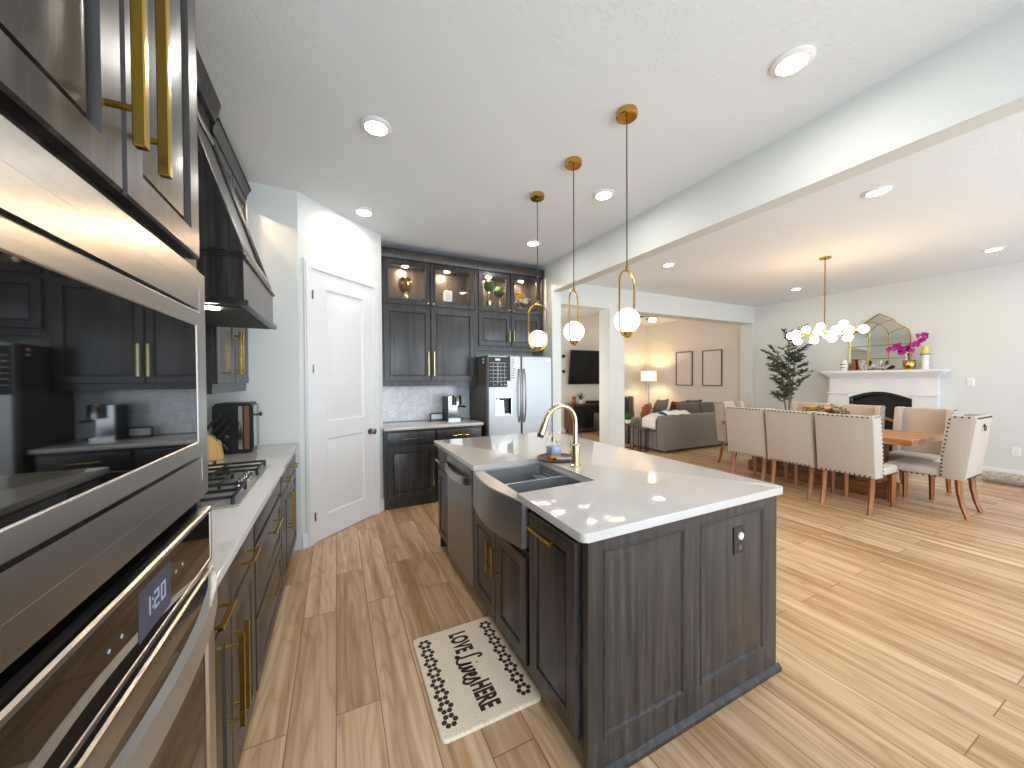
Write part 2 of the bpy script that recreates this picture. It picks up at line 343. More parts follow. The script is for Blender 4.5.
# baseboards
def base_prof(): return [(0, 0), (.016, 0), (.016, .1), (.01, .115), (.008, .13), (0, .13)]
def baseboard(name, p, q, n):
    p, q, n = Vector((*p, 0)), Vector((*q, 0)), Vector((*n, 0)).normalized(); u = (q-p).normalized(); L = (q-p).length
    b = MB(frame(p, u, (0, 0, 1), n)); 
    b.prism([(z, t) for t, z in base_prof()], 0, 0, L)
    return struct(name, b, M['white'])
baseboard('baseboard_right', (8.57, 4.94), (8.57, 3.62), (-1, 0)); baseboard('baseboard_right_front', (8.57, 1.98), (8.57, -2.5), (-1, 0))
nd = Vector(((B-A).y, -(B-A).x)).normalized(); ud = (B-A).normalized(); LD = (B-A).length
baseboard('baseboard_pantry_left', A, A+ud*.042, nd); baseboard('baseboard_pantry_right', A+ud*.93, B, nd)
baseboard('baseboard_column', (4.33, 4.94), (4.67, 4.94), (0, -1)); baseboard('baseboard_living_back', (2.81, 8.15), (8.57, 8.15), (0, -1))
baseboard('baseboard_living_right', (8.57, 8.15), (8.57, 5.22), (-1, 0)); baseboard('baseboard_wing', (2.67, 4.20), (2.81, 4.20), (0, -1))
# pantry door on the diagonal wall
TD = frame((A.x, A.y, 0), (ud.x, ud.y, 0), (0, 0, 1), (nd.x, nd.y, 0))
b = MB(TD)
for (u0, u1, v0, v1) in ((.042, .117, 0, 2.43), (.845, .92, 0, 2.43)):
    b.box((u0, v0, 0), (u1, v1, .018)); b.box((u0+.012, v0, .018), (u1-.012, v1, .026))
b.box((.042, 2.43, 0), (.92, 2.505, .018)); b.box((.054, 2.43, .018), (.908, 2.493, .026))
struct('trim_1', b, M['white'])
W, H0 = .728, 2.415; b = MB(TD @ Matrix.Translation((.117, .012, .001)))
panels = [(.14, .21, .59, .90), (.14, 1.06, .59, 2.265)]
us = [0, .14, .59, W]; vs = [0, .21, .90, 1.06, 2.265, H0]
for i in range(3):
    for j in range(5):
        if i == 1 and j in (1, 3): continue
        b.box((us[i], vs[j], 0), (us[i+1], vs[j+1], .014))
for (u0, v0, u1, v1) in panels:
    bb = MB(b.M @ Matrix.Translation((u0, v0, 0))); bb.bm.free(); bb.bm = b.bm
    bb.rings(u1-u0, v1-v0, [(0, .014), (.012, .004), (.03, .004), (.055, .011)])
door = struct('door_1', b, M['white'], None, 25)
b = MB(TD @ Matrix.Translation((.117+W-.06, .895+.012, .015)))
b.lathe([(0, 0), (.032, 0), (.032, .006), (.012, .01), (.011, .035), (.022, .04), (.03, .052), (.027, .066), (.014, .073), (0, .074)], n=20)
struct('door_knob', b, M['nickel'], door)
for z in (.24, 1.55, 2.2):
    b = MB(TD); b.box((.112, z-.035, .014), (.120, z+.035, .029)); b.cyl((.117, z-.04, .028), (.117, z+.04, .028), .004, n=8); struct('hinge', b, M['nickel'], door)

# ------------------------------------------------------------------ fronts and handles
def bar_handle(par, T, u, v, L, vertical=True, mat='brass', out=.035, w=.012, inset=.1):
    b = MB(T); d = (0, 1) if vertical else (1, 0)
    if vertical: b.box((u-w/2, v-L/2, out-.006), (u+w/2, v+L/2, out+.008), .0015)
    else: b.box((u-L/2, v-w/2, out-.006), (u+L/2, v+w/2, out+.008), .0015)
    for s in (-1, 1):
        c = (u+d[0]*s*(L/2-L*inset), v+d[1]*s*(L/2-L*inset)); b.cyl((*c, 0), (*c, out-.003), .0045, n=10)
    return part(par, 'handle', b, M[mat])
def knob(par, T, u, v, mat='champ'):
    b = MB(T @ Matrix.Translation((u, v, 0))); b.lathe([(0, 0), (.007, 0), (.006, .012), (.013, .018), (.014, .024), (.009, .03), (0, .031)], n=14)
    return part(par, 'knob', b, M[mat])
def raised(par, T, w, h, name='door', t=.02, stile=.06, mat='cab'):
    s = min(stile, w*.28, h*.28)
    b = MB(T); b.rings(w, h, [(0, 0), (0, t-.004), (.004, t), (s, t), (s+.004, t-.015), (s+.011, t-.015), (s+.015, t-.007), (s+.045, t-.001)] if min(w, h) > .2 else [(0, 0), (0, t-.004), (.004, t)])
    b.poly([(0, 0, 0), (0, h, 0), (w, h, 0), (w, 0, 0)])
    return part(par, name, b, M[mat], smooth=25)
def slab(par, T, w, h, name='drawer', t=.02, mat='cab'):
    b = MB(T); b.rings(w, h, [(0, 0), (0, t-.006), (.003, t-.002), (.012, t)]); b.poly([(0, 0, 0), (0, h, 0), (w, h, 0), (w, 0, 0)])
    return part(par, name, b, M[mat], smooth=25)
def glass_door(par, T, w, h, name='glass_door', t=.02, s=.06):
    b = MB(T); b.rings(w, h, [(0, 0), (0, t-.004), (.004, t), (s-.008, t), (s, t-.006), (s, 0)], False, True)
    d = part(par, name, b, M['cab'], smooth=25)
    g = MB(T); g.box((s-.006, s-.006, .006), (w-s+.006, h-s+.006, .01)); p = part(par, 'pane', g, M['pane']); p.parent = d
    return d
def sub(parent_part, o): o.parent = parent_part; return o

# ------------------------------------------------------------------ kitchen, left run
G = 'charcoal base cabinets along the left wall'
# tall oven cabinet
XF = -.285
t = thing('oven_cabinet', 'tall charcoal oak cabinet housing the microwave and oven, at left edge', 'cabinet', (-.63, .69, 0))
b = MB(); y0, y1, xb = .30, 1.055, -.978
b.box((xb, y0, 0), (XF, y0+.03, 2.94)).box((xb, y1-.022, 0), (XF, y1, 2.94)).box((xb, y0+.03, .1), (-.96, y1-.022, 2.94))
b.box((-.96, y0+.03, .08), (XF, y1-.022, .10)).box((-.96, y0+.03, .385), (XF, y1-.022, .40)).box((-.96, y0+.03, 1.70), (XF, y1-.022, 2.94))
b.box((-.96, y0+.03, 0), (XF-.06, y1-.022, .08)).box((-.96, y0+.03, 1.165), (XF-.03, y1-.022, 1.19))
part(t, 'body', b, M['cab'])
for k, (a, c) in enumerate(((.352, .691), (.697, 1.002))):
    T = F_px(XF+.001, a, 1.712); d = raised(t, T, c-a, 1.17, stile=.05)
    sub(d, bar_handle(t, T @ Matrix.Translation((0, 0, .02)), (c-a-.043) if k == 0 else .026, .297, .50, True, out=.033, w=.013))
T = F_px(XF+.001, .325, .105); d = slab(t, T, .72, .275); sub(d, bar_handle(t, T @ Matrix.Translation((0, 0, .02)), .36, .14, .3, False))
b = MB(); b.prism([(-.285, 2.94), (-.262, 2.94), (-.235, 3.0), (-.225, 3.045), (-.285, 3.045)], 1, y0, y1); part(t, 'crown_molding', b, M['cab'])
# microwave
t = thing('microwave', 'built-in stainless microwave with black mirror glass above the wall oven', 'microwave', (-.5, .69, 1.2))
b = MB(); b.box((-.85, .36, 1.225), (-.284, 1.02, 1.66)); part(t, 'body', b, M['black'])
T = F_px(-.284, .35, 1.197)
b = MB(T); b.rings(.685, .49, [(0, 0), (0, .016), (.003, .019), (.04, .019), (.04, 0)], False, True)
b.box((.04, .0, .0), (.645, .086, .0188)); b.box((.04, .407, 0), (.645, .49, .0188)); part(t, 'trim_frame', b, M['steel'])
b = MB(T); b.rings(.593, .305, [(0, 0), (0, .021), (.003, .024), (.03, .024), (.033, .021), (.033, 0)], False, True)
b.bm.transform(Matrix.Translation((0, .046, .094))); b.box((.0785, .1265, .004), (.113, .3665, .0238)); d = part(t, 'door', b, M['steel'])
b = MB(T); b.box((.1135, .1265, .004), (.6065, .3665, .0225)); sub(d, part(t, 'door_glass', b, M['blackglass']))
# wall oven
t = thing('wall_oven', 'built-in stainless wall oven with bowed handle below the microwave', 'oven', (-.5, .69, .4))
b = MB(); b.box((-.85, .355, .41), (-.284, 1.025, 1.15)); part(t, 'body', b, M['black'])
T = F_px(-.284, .335, .4)
b = MB(T); b.rings(.70, .125, [(0, 0), (0, .02), (.003, .024), (.010, .024), (.012, .021)]); b.bm.transform(Matrix.Translation((0, 0, .64)))
p = part(t, 'control_panel', b, M['steel'])
b = MB(T); b.box((.012, .652, .015), (.688, .752, .0225)); g = part(t, 'control_glass', b, M['blackglass']); sub(p, g)
b = MB(T); b.box((.365, .668, .0226), (.475, .742, .0232)); sub(p, part(t, 'display', b, M['dispblue']))
def seg(b, ch, u, v, w, h, z, th=.0055):                    # seven-segment digits
    S = {'0': 'abcdef', '1': 'bc', '2': 'abged', '3': 'abgcd', '4': 'fgbc', '5': 'afgcd'}[ch]; q = h/2
    R = {'a': (0, h-th, w, h), 'g': (0, q-th/2, w, q+th/2), 'd': (0, 0, w, th), 'f': (0, q, th, h), 'b': (w-th, q, w, h), 'e': (0, 0, th, q), 'c': (w-th, 0, w, q)}
    for k in S: x0, y0_, x1, y1_ = R[k]; b.box((u+x0, v+y0_, z), (u+x1, v+y1_, z+.0005))
b = MB(T)
for ch, u in (('1', .383), ('2', .413), ('0', .437)): seg(b, ch, u, .692, .017, .028, .0233, .0035)
for v in (.698, .710): b.box((.406, v, .0233), (.409, v+.004, .0238))
sub(p, part(t, 'clock_digits', b, M['digit']))
for u in (.50, .53, .29, .32): b = MB(T); b.lathe([(0, 0), (.0028, 0), (.0028, .0006), (0, .0006)], (u, .71, .0226), 12); sub(p, part(t, 'touch_mark', b, M['printed']))
b = MB(T); b.rings(.70, .628, [(0, 0), (0, .022), (.003, .026), (.045, .026), (.05, .02), (.05, 0)], False, True); d = part(t, 'door', b, M['steel'])
b = MB(T); b.rings(.604, .532, [(0, 0), (0, .019), (.002, .021)]); b.bm.transform(T.inverted()); b.bm.transform(Matrix.Translation((.048, .048, 0))); b.bm.transform(T); sub(d, part(t, 'door_glass', b, M['blackglass']))
b = MB(T); n = 26
pts = [(.02+.66*i/n, .600, .022+.046*abs(math.sin(PI*i/n))**.6) for i in range(n+1)]; b.tube(pts, .01, flat=(.048, .014))
sub(d, part(t, 'handle', b, M['satin']))
# base cabinets
def carcass(par, T, w, depth, h=.885, toe=.1, rec=.07):
    b = MB(T); b.prism([(toe, 0), (h, 0), (h, -depth), (0, -depth), (0, -rec), (toe, -rec)], 0, 0, w)
    return part(par, 'body', b, M['cab'])
def unit(name, label, T, w, depth, group=None, loc=None):
    t = thing(name, label, 'cabinet', tuple(T @ Vector((w/2, 0, -depth/2))), 0, group); carcass(t, T, w, depth)
    return t
XB = -.34; FT = Matrix.Translation((0, 0, .02))
T = F_px(XB, 1.06, 0); t = unit('base_cabinet', 'charcoal base cabinet beside the oven with two drawers over paired doors', T, .772, .636, G)
for u0, w in ((.012, .37), (.392, .37)):
    d = slab(t, T @ Matrix.Translation((u0, .715, .001)), w, .15); sub(d, bar_handle(t, T @ Matrix.Translation((u0, .715, .021)), w/2, .075, .14, False))
for k, (u0, w) in enumerate(((.012, .37), (.392, .37))):
    d = raised(t, T @ Matrix.Translation((u0, .115, .001)), w, .59); sub(d, bar_handle(t, T @ Matrix.Translation((u0, .115, .021)), w-.03 if k == 0 else .03, .37, .30))
T = F_px(XB, 1.835, 0); t = unit('base_cabinet', 'charcoal drawer base cabinet under the gas cooktop', T, .798, .636, G)
slab(t, T @ Matrix.Translation((.012, .755, .001)), .774, .11, 'false_front')
for v0, h in ((.44, .295), (.115, .31)):
    d = raised(t, T @ Matrix.Translation((.012, v0, .001)), .774, h, 'drawer', stile=.05); sub(d, bar_handle(t, T @ Matrix.Translation((.012, v0, .021)), .387, h-.05, .22, False))
T = F_px(XB, 2.637, 0); t = unit('base_cabinet', 'charcoal base cabinet in the corner beside the pantry wall', T, .90, .636, G)
for k, (u0, w) in enumerate(((.012, .30), (.322, .56))):
    d = slab(t, T @ Matrix.Translation((u0, .715, .001)), w, .15); sub(d, bar_handle(t, T @ Matrix.Translation((u0, .715, .021)), w/2, .075, .14, False))
    d = raised(t, T @ Matrix.Translation((u0, .115, .001)), w, .59); sub(d, bar_handle(t, T @ Matrix.Translation((u0, .115, .021)), .03 if k else w-.03, .42, .27))
b = MB(); b.box((-.979, 1.057, .886), (-.297, 3.544, .92), .004, 2)
single('countertop', b, M['quartz'], 'long white quartz countertop on the left wall run holding the cooktop', 'countertop', (-.64, 2.3, .886))
# cooktop
t = thing('gas_cooktop', 'stainless gas cooktop with black cast iron grates set in the left counter', 'cooktop', (-.64, 2.24, .92))
b = MB(); b.box((-.90, 1.86, .9205), (-.372, 2.64, .927), .003); b.box((-.885, 1.875, .927), (-.465, 2.625, .9285)); part(t, 'deck', b, M['satin'])
burn = [(-.79, 2.0), (-.58, 2.0), (-.69, 2.25), (-.79, 2.5), (-.58, 2.5)]
for i, (x, y) in enumerate(burn):
    b = MB(); r = .055 if i == 2 else .04
    b.lathe([(0, 0), (r, 0), (r, .012), (r*.8, .018), (r*.8, .022), (0, .024)], (x, y, .9286), 20); part(t, 'burner', b, M['iron'])
for y0, y1 in ((1.87, 2.115), (2.125, 2.375), (2.385, 2.63)):
    b = MB(); z = .966; x0, x1 = -.885, (-.50 if y0 == 2.125 else -.395)
    for x in (x0, x1-.012): b.box((x, y0, z-.012), (x+.012, y1, z), .002)
    for y in (y0, y1-.012): b.box((x0, y, z-.012), (x1, y+.012, z), .002)
    b.box((x0, (y0+y1)/2-.005, z-.012), (x1, (y0+y1)/2+.005, z)); 
    for x in (-.79, -.69, -.58): b.box((x-.005, y0, z-.012), (x+.005, y1, z))
    for x in (x0+.006, x1-.006):
        for y in (y0+.006, y1-.006): b.cyl((x, y, .929), (x, y, z-.008), .007, n=8)
    for x in (x0+.006, (x0+x1)/2): 
        b.prism([(y1-.03, z), (y1, z), (y1, z+.016), (y1-.01, z+.016)], 0, x-.005, x+.005); b.prism([(y0+.03, z), (y0, z), (y0, z+.016), (y0+.01, z+.016)], 0, x-.005, x+.005)
    part(t, 'grate', b, M['iron'])
for y in (2.145, 2.197, 2.25, 2.303, 2.355):
    b = MB(); b.lathe([(0, 0), (.024, 0), (.024, .006), (.019, .01), (.018, .03), (.015, .033), (0, .033)], (-.435, y, .9287), 20); b.box((-.438, y-.018, .9617), (-.432, y+.018, .967)); part(t, 'knob', b, M['chrome'])
# knife block with knives
KM = Matrix.Translation((-.765, 3.07, .9205)) @ Matrix.Rotation(.12, 4, 'Z')
t = thing('knife_block', 'light wooden knife block full of black handled knives on the left counter', 'knife block', tuple(KM.translation))
b = MB(KM); b.prism([(-.09, 0), (.06, 0), (.045, .105), (-.05, .215), (-.09, .20)], 1, -.055, .055); part(t, 'block', b, M['block'])
dv = Vector((.62, 0, .78)).normalized(); base = Vector((-.05, 0, .215)); ed = (Vector((.045, 0, .105))-base)
for r in range(3):
    for cidx in range(3):
        p = base+ed*(.18+.3*r)+Vector((0, -.035+.035*cidx, 0)); q = p+dv*(.13-.012*r)
        b = MB(KM); b.tube([p+dv*.001, p+dv*.02, q-dv*.015, q], [.008, .007, .010, .008], 8); h = part(t, 'knife_handle', b, M['black'])
        b = MB(KM); b.cyl(p+dv*.0, p+dv*.012, .0095, n=8); sub(h, part(t, 'bolster', b, M['chrome']))
b = MB(KM); b.tube([(.06, -.02, .10), (.075, -.02, .075), (.085, -.02, .05)], .006); b.lathe([(.012, 0), (.02, .003), (.012, .006)], (.075, -.01, .14), 14, Matrix.Rotation(PI/2, 4, 'X')); part(t, 'kitchen_shears', b, M['black'])
# black and chrome air fryer
AM = Matrix.Translation((-.665, 3.31, .9205))
t = thing('air_fryer', 'tall black and chrome countertop air fryer in the corner behind the knife block', 'appliance', tuple(AM.translation))
b = MB(AM); b.prism([(-.13, .02), (.105, .02), (.105, .34), (.09, .365), (-.11, .365), (-.13, .34)], 1, -.105, .105); b.box((-.125, -.1, 0), (.10, .1, .02)); part(t, 'housing', b, M['black'])
b = MB(AM); b.box((.106, -.1, .03), (.112, .0, .345), .002); part(t, 'front_panel', b, M['chrome'])
b = MB(AM); b.box((.106, .002, .03), (.112, .1, .345), .002); part(t, 'front_panel', b, M['steel2'])
b = MB(AM); b.box((.055, -.1085, .03), (.085, -.1055, .345), .001); part(t, 'side_strip', b, M['copper'], 'copper brown strip')
b = MB(AM); b.box((.02, -.1085, .03), (.045, -.1055, .345), .001); part(t, 'side_strip', b, M['chrome'], 'chrome strip')
b = MB(AM); b.tube([(.112, -.03, .27), (.13, -.03, .275), (.14, .02, .28)], .006); b.box((.127, .0, .258), (.145, .035, .287), .004); part(t, 'handle', b, M['black'])
# range hood
t = thing('range_hood', 'charcoal wood range hood with tapered chimney over the cooktop', 'range hood', (-.66, 2.245, 1.77))
ya, yb = 1.86, 2.63; XW = -.978
b = MB(); b.prism([(XW, 1.79), (-.348, 1.79), (-.348, 1.965), (XW, 1.965)], 1, ya, yb)
part(t, 'apron_band', b, M['cab'])
b = MB(); b.prism([(XW, 1.998), (-.365, 1.998), (-.64, 2.84), (-.64, 2.94), (XW, 2.94)], 1, ya+.012, yb-.012); part(t, 'chimney', b, M['cab'])
def skirt(b, x, z0, z1, d):                                  # three-sided moulding band
    b.box((XW, ya-d, z0), (x+d, yb+d, z1), .004)
b = MB(); skirt(b, -.348, 1.7645, 1.7895, .018); skirt(b, -.348, 1.9655, 1.9795, .012); skirt(b, -.348, 1.98, 1.9975, .002); part(t, 'molding', b, M['cab'])
# raised frame on the sloping front
sl = Vector((-.275, 0, .842)); Ls = sl.length; TS = frame((-.365, ya+.012, 1.998), (0, 1, 0), sl/Ls, (sl.z/Ls, 0, -sl.x/Ls))
b = MB(TS); Wd = yb-ya-.024; b.rings(Wd, Ls-.01, [(0, .001), (0, .016), (.003, .018), (.055, .018), (.06, .013), (.072, .013), (.078, .008), (.078, .001)], False, True); part(t, 'front_frame', b, M['cab'])
b = MB(); b.box((-.96, 1.885, 1.7600), (-.365, 2.605, 1.7640), .001); f = part(t, 'shaded_filter_insert', b, M['dark'])  # near-black filter sheet, shade under the hood put into its colour
b = MB(); b.lathe([(0, 0), (.03, 0), (.03, -.004), (0, -.004)], (-.475, 1.93, 1.7595), 18); part(t, 'hood_lamp', b, M['can'], 'small lit lamp')
b = MB(); b.prism([(-.64, 2.9405), (-.615, 2.9405), (-.595, 3.0), (-.585, 3.045), (-.64, 3.045)], 1, ya+.0, yb+.0); b.box((XW, ya+.012, 2.9405), (-.641, yb-.012, 3.045)); part(t, 'crown_molding', b, M['cab'])
# upper cabinet beyond the hood
def glass_upper(name, label, T, w, depth, h, split, bays, items_z, kn=True, crown=True, crown_u=(0, 0), solid_h=None):
    t = thing(name, label, 'cabinet', tuple(T @ Vector((w/2, 0, -depth/2))))
    b = MB(T); d = -depth
    b.box((0, 0, d), (w, split-.02, 0))                                   # closed lower part
    b.box((0, split-.02, d), (.02, h, 0)); b.box((w-.02, split-.02, d), (w, h, 0)); b.box((.02, split-.02, d), (w-.02, h, d+.015))
    b.box((.02, h-.02, d+.015), (w-.02, h, 0)); b.box((.02, split-.02, d+.015), (w-.02, split, 0)); b.box((.02, split+.0005, d+.015), (w-.02, split+.10, -.075))
    for u in bays[1:-1]: b.box((u-.018, split, -.02), (u+.018, h-.02, 0))
    part(t, 'body', b, M['cab'])
    for k in range(len(bays)-1):
        a, c = bays[k]+.004, bays[k+1]-.004
        gd = glass_door(t, T @ Matrix.Translation((a, split, .001)), c-a, h-split-.01)
        sub(gd, knob(t, T @ Matrix.Translation((a, split, .021)), (c-a-.03) if k % 2 == 0 else .03, .03))
        dd = raised(t, T @ Matrix.Translation((a, .03, .001)), c-a, split-.06)
        Lh = .30 if split > .7 else .16
        sub(dd, bar_handle(t, T @ Matrix.Translation((a, .03, .021)), (c-a-.03) if k % 2 == 0 else .03, .06+Lh/2, Lh, w=.012, mat='champ' if T.translation.y > 4 else 'brass'))
    if crown:
        b = MB(T); b.prism([(h+.0005, 0), (h+.0005, .022), (h+.03, .024), (h+.045, .034), (h+.085, .046), (h+.09, .052), (2.98-T.translation.z, .052), (2.98-T.translation.z, -depth), (h+.0005, -depth)], 0, crown_u[0], w-crown_u[1]); part(t, 'crown_molding', b, M['cab'])
    b = MB(T); b.box((0, -.03, -.03), (w, -.0005, -.002)); part(t, 'light_rail', b, M['cab'])
    return t
T = F_px(-.655, 2.655, 1.40)
t = glass_upper('wall_cabinet', 'charcoal wall cabinet beyond the range hood, glass doors at the top', T, .885, .32, 1.50, .96, (.02, .445, .865), None)
for u in (.23, .655):
    b = MB(T); b.lathe([(0, 0), (.03, 0), (.03, -.006), (0, -.006)], (u, 1.4795, -.15), 16, Matrix.Rotation(-PI/2, 4, 'X')); part(t, 'puck_light', b, M['puck'])
# ------------------------------------------------------------------ back wall run
YB = 4.16
T = F_my(.46, YB, 0); t = unit('base_cabinet', 'charcoal base cabinet on the back wall next to the pantry door', T, .573, .598, 'charcoal base cabinets on the back wall')
d = slab(t, T @ Matrix.Translation((.03, .715, .001)), .53, .145); sub(d, bar_handle(t, T @ Matrix.Translation((.03, .715, .021)), .265, .072, .21, False, 'champ'))
d = raised(t, T @ Matrix.Translation((.03, .13, .001)), .53, .565); sub(d, bar_handle(t, T @ Matrix.Translation((.03, .13, .021)), .50, .26, .32, True, 'champ'))
b = MB(T); b.box((0, 0, -.069), (.573, .099, -.03)); part(t, 'toe_board', b, M['cab'])
T = F_my(1.034, YB, 0); t = unit('base_cabinet', 'charcoal base cabinet on the back wall below the coffee machine', T, .573, .598, 'charcoal base cabinets on the back wall')
d = slab(t, T @ Matrix.Translation((.012, .715, .001)), .55, .145); sub(d, bar_handle(t, T @ Matrix.Translation((.012, .715, .021)), .27, .072, .21, False))
d = raised(t, T @ Matrix.Translation((.012, .13, .001)), .55, .565); sub(d, bar_handle(t, T @ Matrix.Translation((.012, .13, .021)), .05, .26, .32, True, 'champ'))
b = MB(); b.box((.457, 4.12, .886), (1.622, 4.759, .92), .004, 2)
single('countertop', b, M['quartz'], 'short white quartz countertop on the back wall holding the coffee machine', 'countertop', (1.04, 4.44, .886))
b = MB(); b.box((.458, 4.745, .921), (1.60, 4.759, 1.369)); single('backsplash', b, M['tile'], 'white marble herringbone backsplash behind the coffee machine', 'backsplash', (1.03, 4.75, .921))
T = F_my(.46, 4.42, 1.40)
t = glass_upper('wall_cabinet', 'charcoal wall cabinet over the coffee counter with lit glass top doors', T, 1.19, .337, 1.475, .945, (.03, .582, 1.155), None)
for u in (.315, .845):
    b = MB(T); b.lathe([(0, 0), (.032, 0), (.032, -.006), (0, -.006)], (u, 1.4545, -.17), 16, Matrix.Rotation(-PI/2, 4, 'X')); part(t, 'puck_light', b, M['puck'])
T = F_my(1.653, 4.42, 1.86)
t = glass_upper('wall_cabinet', 'charcoal wall cabinet above the refrigerator with lit glass top doors', T, 1.0, .337, 1.015, .485, (.015, .482, .95), None)
for u in (.235, .735):
    b = MB(T); b.lathe([(0, 0), (.032, 0), (.032, -.006), (0, -.006)], (u, .9945, -.17), 16, Matrix.Rotation(-PI/2, 4, 'X')); part(t, 'puck_light', b, M['puck'])
# display pieces behind the glass
ZS = 2.4457
t = thing('face_vase', 'gold face sculpture vase on a cream foot behind the leftmost lit glass door', 'vase', (.772, 4.555, ZS))
K = Matrix.Translation((.772, 4.555, ZS))
b = MB(K)
def face(u, v):
    a = 2*PI*u; z = .075+.175*v; r = .086*(math.sin(PI*(.16+.62*v))**.7)*(1.0 if v < .99 else .9)
    fr = math.cos(a+PI/2); x = r*math.cos(a); y = r*math.sin(a)*1.1
    k = 0
    if fr > .4:
        k += .022*math.exp(-((x/.012)**2))*math.exp(-(((z-.155)/.028)**2))            # nose
        k -= .010*(math.exp(-(((abs(x)-.028)/.012)**2)))*math.exp(-(((z-.175)/.012)**2))   # eyes
        k += .008*math.exp(-((x/.02)**2))*math.exp(-(((z-.115)/.006)**2))+.006*math.exp(-((x/.016)**2))*math.exp(-(((z-.102)/.005)**2))
        k += .006*(math.exp(-(((abs(x)-.03)/.02)**2)))*math.exp(-(((z-.195)/.006)**2))
    return (x, y-k, z)
g = b.grid(face, 40, 34, True); b.f(g[-1]); b.f(g[0][::-1]); part(t, 'face', b, M['gold'])
b = MB(K); b.lathe([(0, 0), (.048, 0), (.048, .014), (.03, .02), (.02, .045), (.026, .08), (0, .08)], n=20); part(t, 'foot', b, M['champ'], 'cream gold foot')
t = thing('soap_bottle', 'white labelled bottle with gold pump behind the second glass door', 'bottle', (1.30, 4.545, ZS))
K = Matrix.Translation((1.30, 4.545, ZS)); b = MB(K); b.box((-.05, -.04, 0), (.05, .04, .145), .012, 3); b.box((-.04, -.0408, .025), (.04, -.0402, .12)); part(t, 'bottle_body', b, M['ceramic'])
b = MB(K)
for i in range(4): b.box((-.03, -.0416, .04+.018*i), (.03-.006*(i % 3), -.041, .046+.018*i))
part(t, 'printed_label', b, M['printed'], 'grey printed lines')
b = MB(K); b.cyl((0, 0, .1455), (0, 0, .175), .018); b.cyl((0, 0, .175), (0, 0, .215), .006); b.box((-.012, -.04, .212), (.012, .012, .222), .003); part(t, 'pump', b, M['gold'])
def leafball(b, c, r, n, s, seed):
    R = random.Random(seed)
    for i in range(n):
        z = 1-2*(i+.5)/n; a = i*2.39996; q = math.sqrt(1-z*z); d = Vector((q*math.cos(a), q*math.sin(a), z)); p = Vector(c)+d*r*R.uniform(.88, 1.05)
        e = d.orthogonal().normalized(); e.rotate(Matrix.Rotation(R.uniform(0, 6.28), 3, d)); f_ = d.cross(e); m_ = (d*R.uniform(-.2, .6))
        b.poly([p-e*s, p+f_*s*.5+m_*s, p+e*s+m_*s, p-f_*s*.5])
for k, (x, zt, lab) in enumerate(((1.875, .215, 'taller boxwood ball topiary in a bubbled gold glass holder'), (2.04, .155, 'lower boxwood ball topiary on a plain gold holder'))):
    t = thing('topiary', lab, 'topiary', (x, 4.545+.03*k, ZS), 0, 'boxwood topiaries behind the third glass door'); K = Matrix.Translation((x, 4.545+.03*k, ZS))
    b = MB(K); b.ball((0, 0, zt+.06), .07, n=14, m=8); leafball(b, (0, 0, zt+.06), .076, 260, .011, k); part(t, 'foliage_ball', b, M['moss'])
    b = MB(K); hh = zt-.012
    b.lathe([(0, 0), (.035, 0), (.038, .01), (.05, hh*.25), (.045, hh*.4), (.02, hh*.6), (.018, hh), (.024, hh), (0, hh)] if k == 0 else [(0, 0), (.032, 0), (.03, .008), (.02, .02), (.018, hh-.01), (.026, hh), (0, hh)], n=18); part(t, 'holder', b, M['champ'])
t = thing('flower_arrangement', 'yellow and cream flower arrangement on a low stand behind the fourth glass door', 'flowers', (2.36, 4.57, ZS)); K = Matrix.Translation((2.36, 4.57, ZS))
b = MB(K); b.lathe([(0, 0), (.07, 0), (.07, .008), (.02, .014), (.03, .05), (.06, .075), (0, .075)], n=18); part(t, 'stand', b, M['champ'])
b = MB(K); R = random.Random(3)
def bloom(b, c, r, seed, n=3):
    Q = random.Random(seed)
    for ring in range(n):
        for j in range(6):
            a = j*PI/3+ring*.5; tl = .25+.45*ring/n; d = Vector((math.cos(a)*math.sin(tl+.5), math.sin(a)*math.sin(tl+.5), math.cos(tl+.5))); e = d.cross(Vector((0, 0, 1))).normalized()
            p = Vector(c); b.poly([p, p+d*r*.6+e*r*.38, p+d*r, p+d*r*.6-e*r*.38])
for i in range(14): bloom(b, (R.uniform(-.09, .06), R.uniform(-.06, .03), R.uniform(.11, .18)), .055, i)
part(t, 'yellow_blooms', b, M['yellow'])
b = MB(K)
for i in range(14): bloom(b, (R.uniform(-.1, .13), R.uniform(-.07, .03), R.uniform(.07, .12)), .05, i+40)
part(t, 'cream_blooms', b, M['cream'])
b = MB(K); leafball(b, (.12, 0, .13), .05, 50, .025, 9); part(t, 'leaves', b, M['olive'])
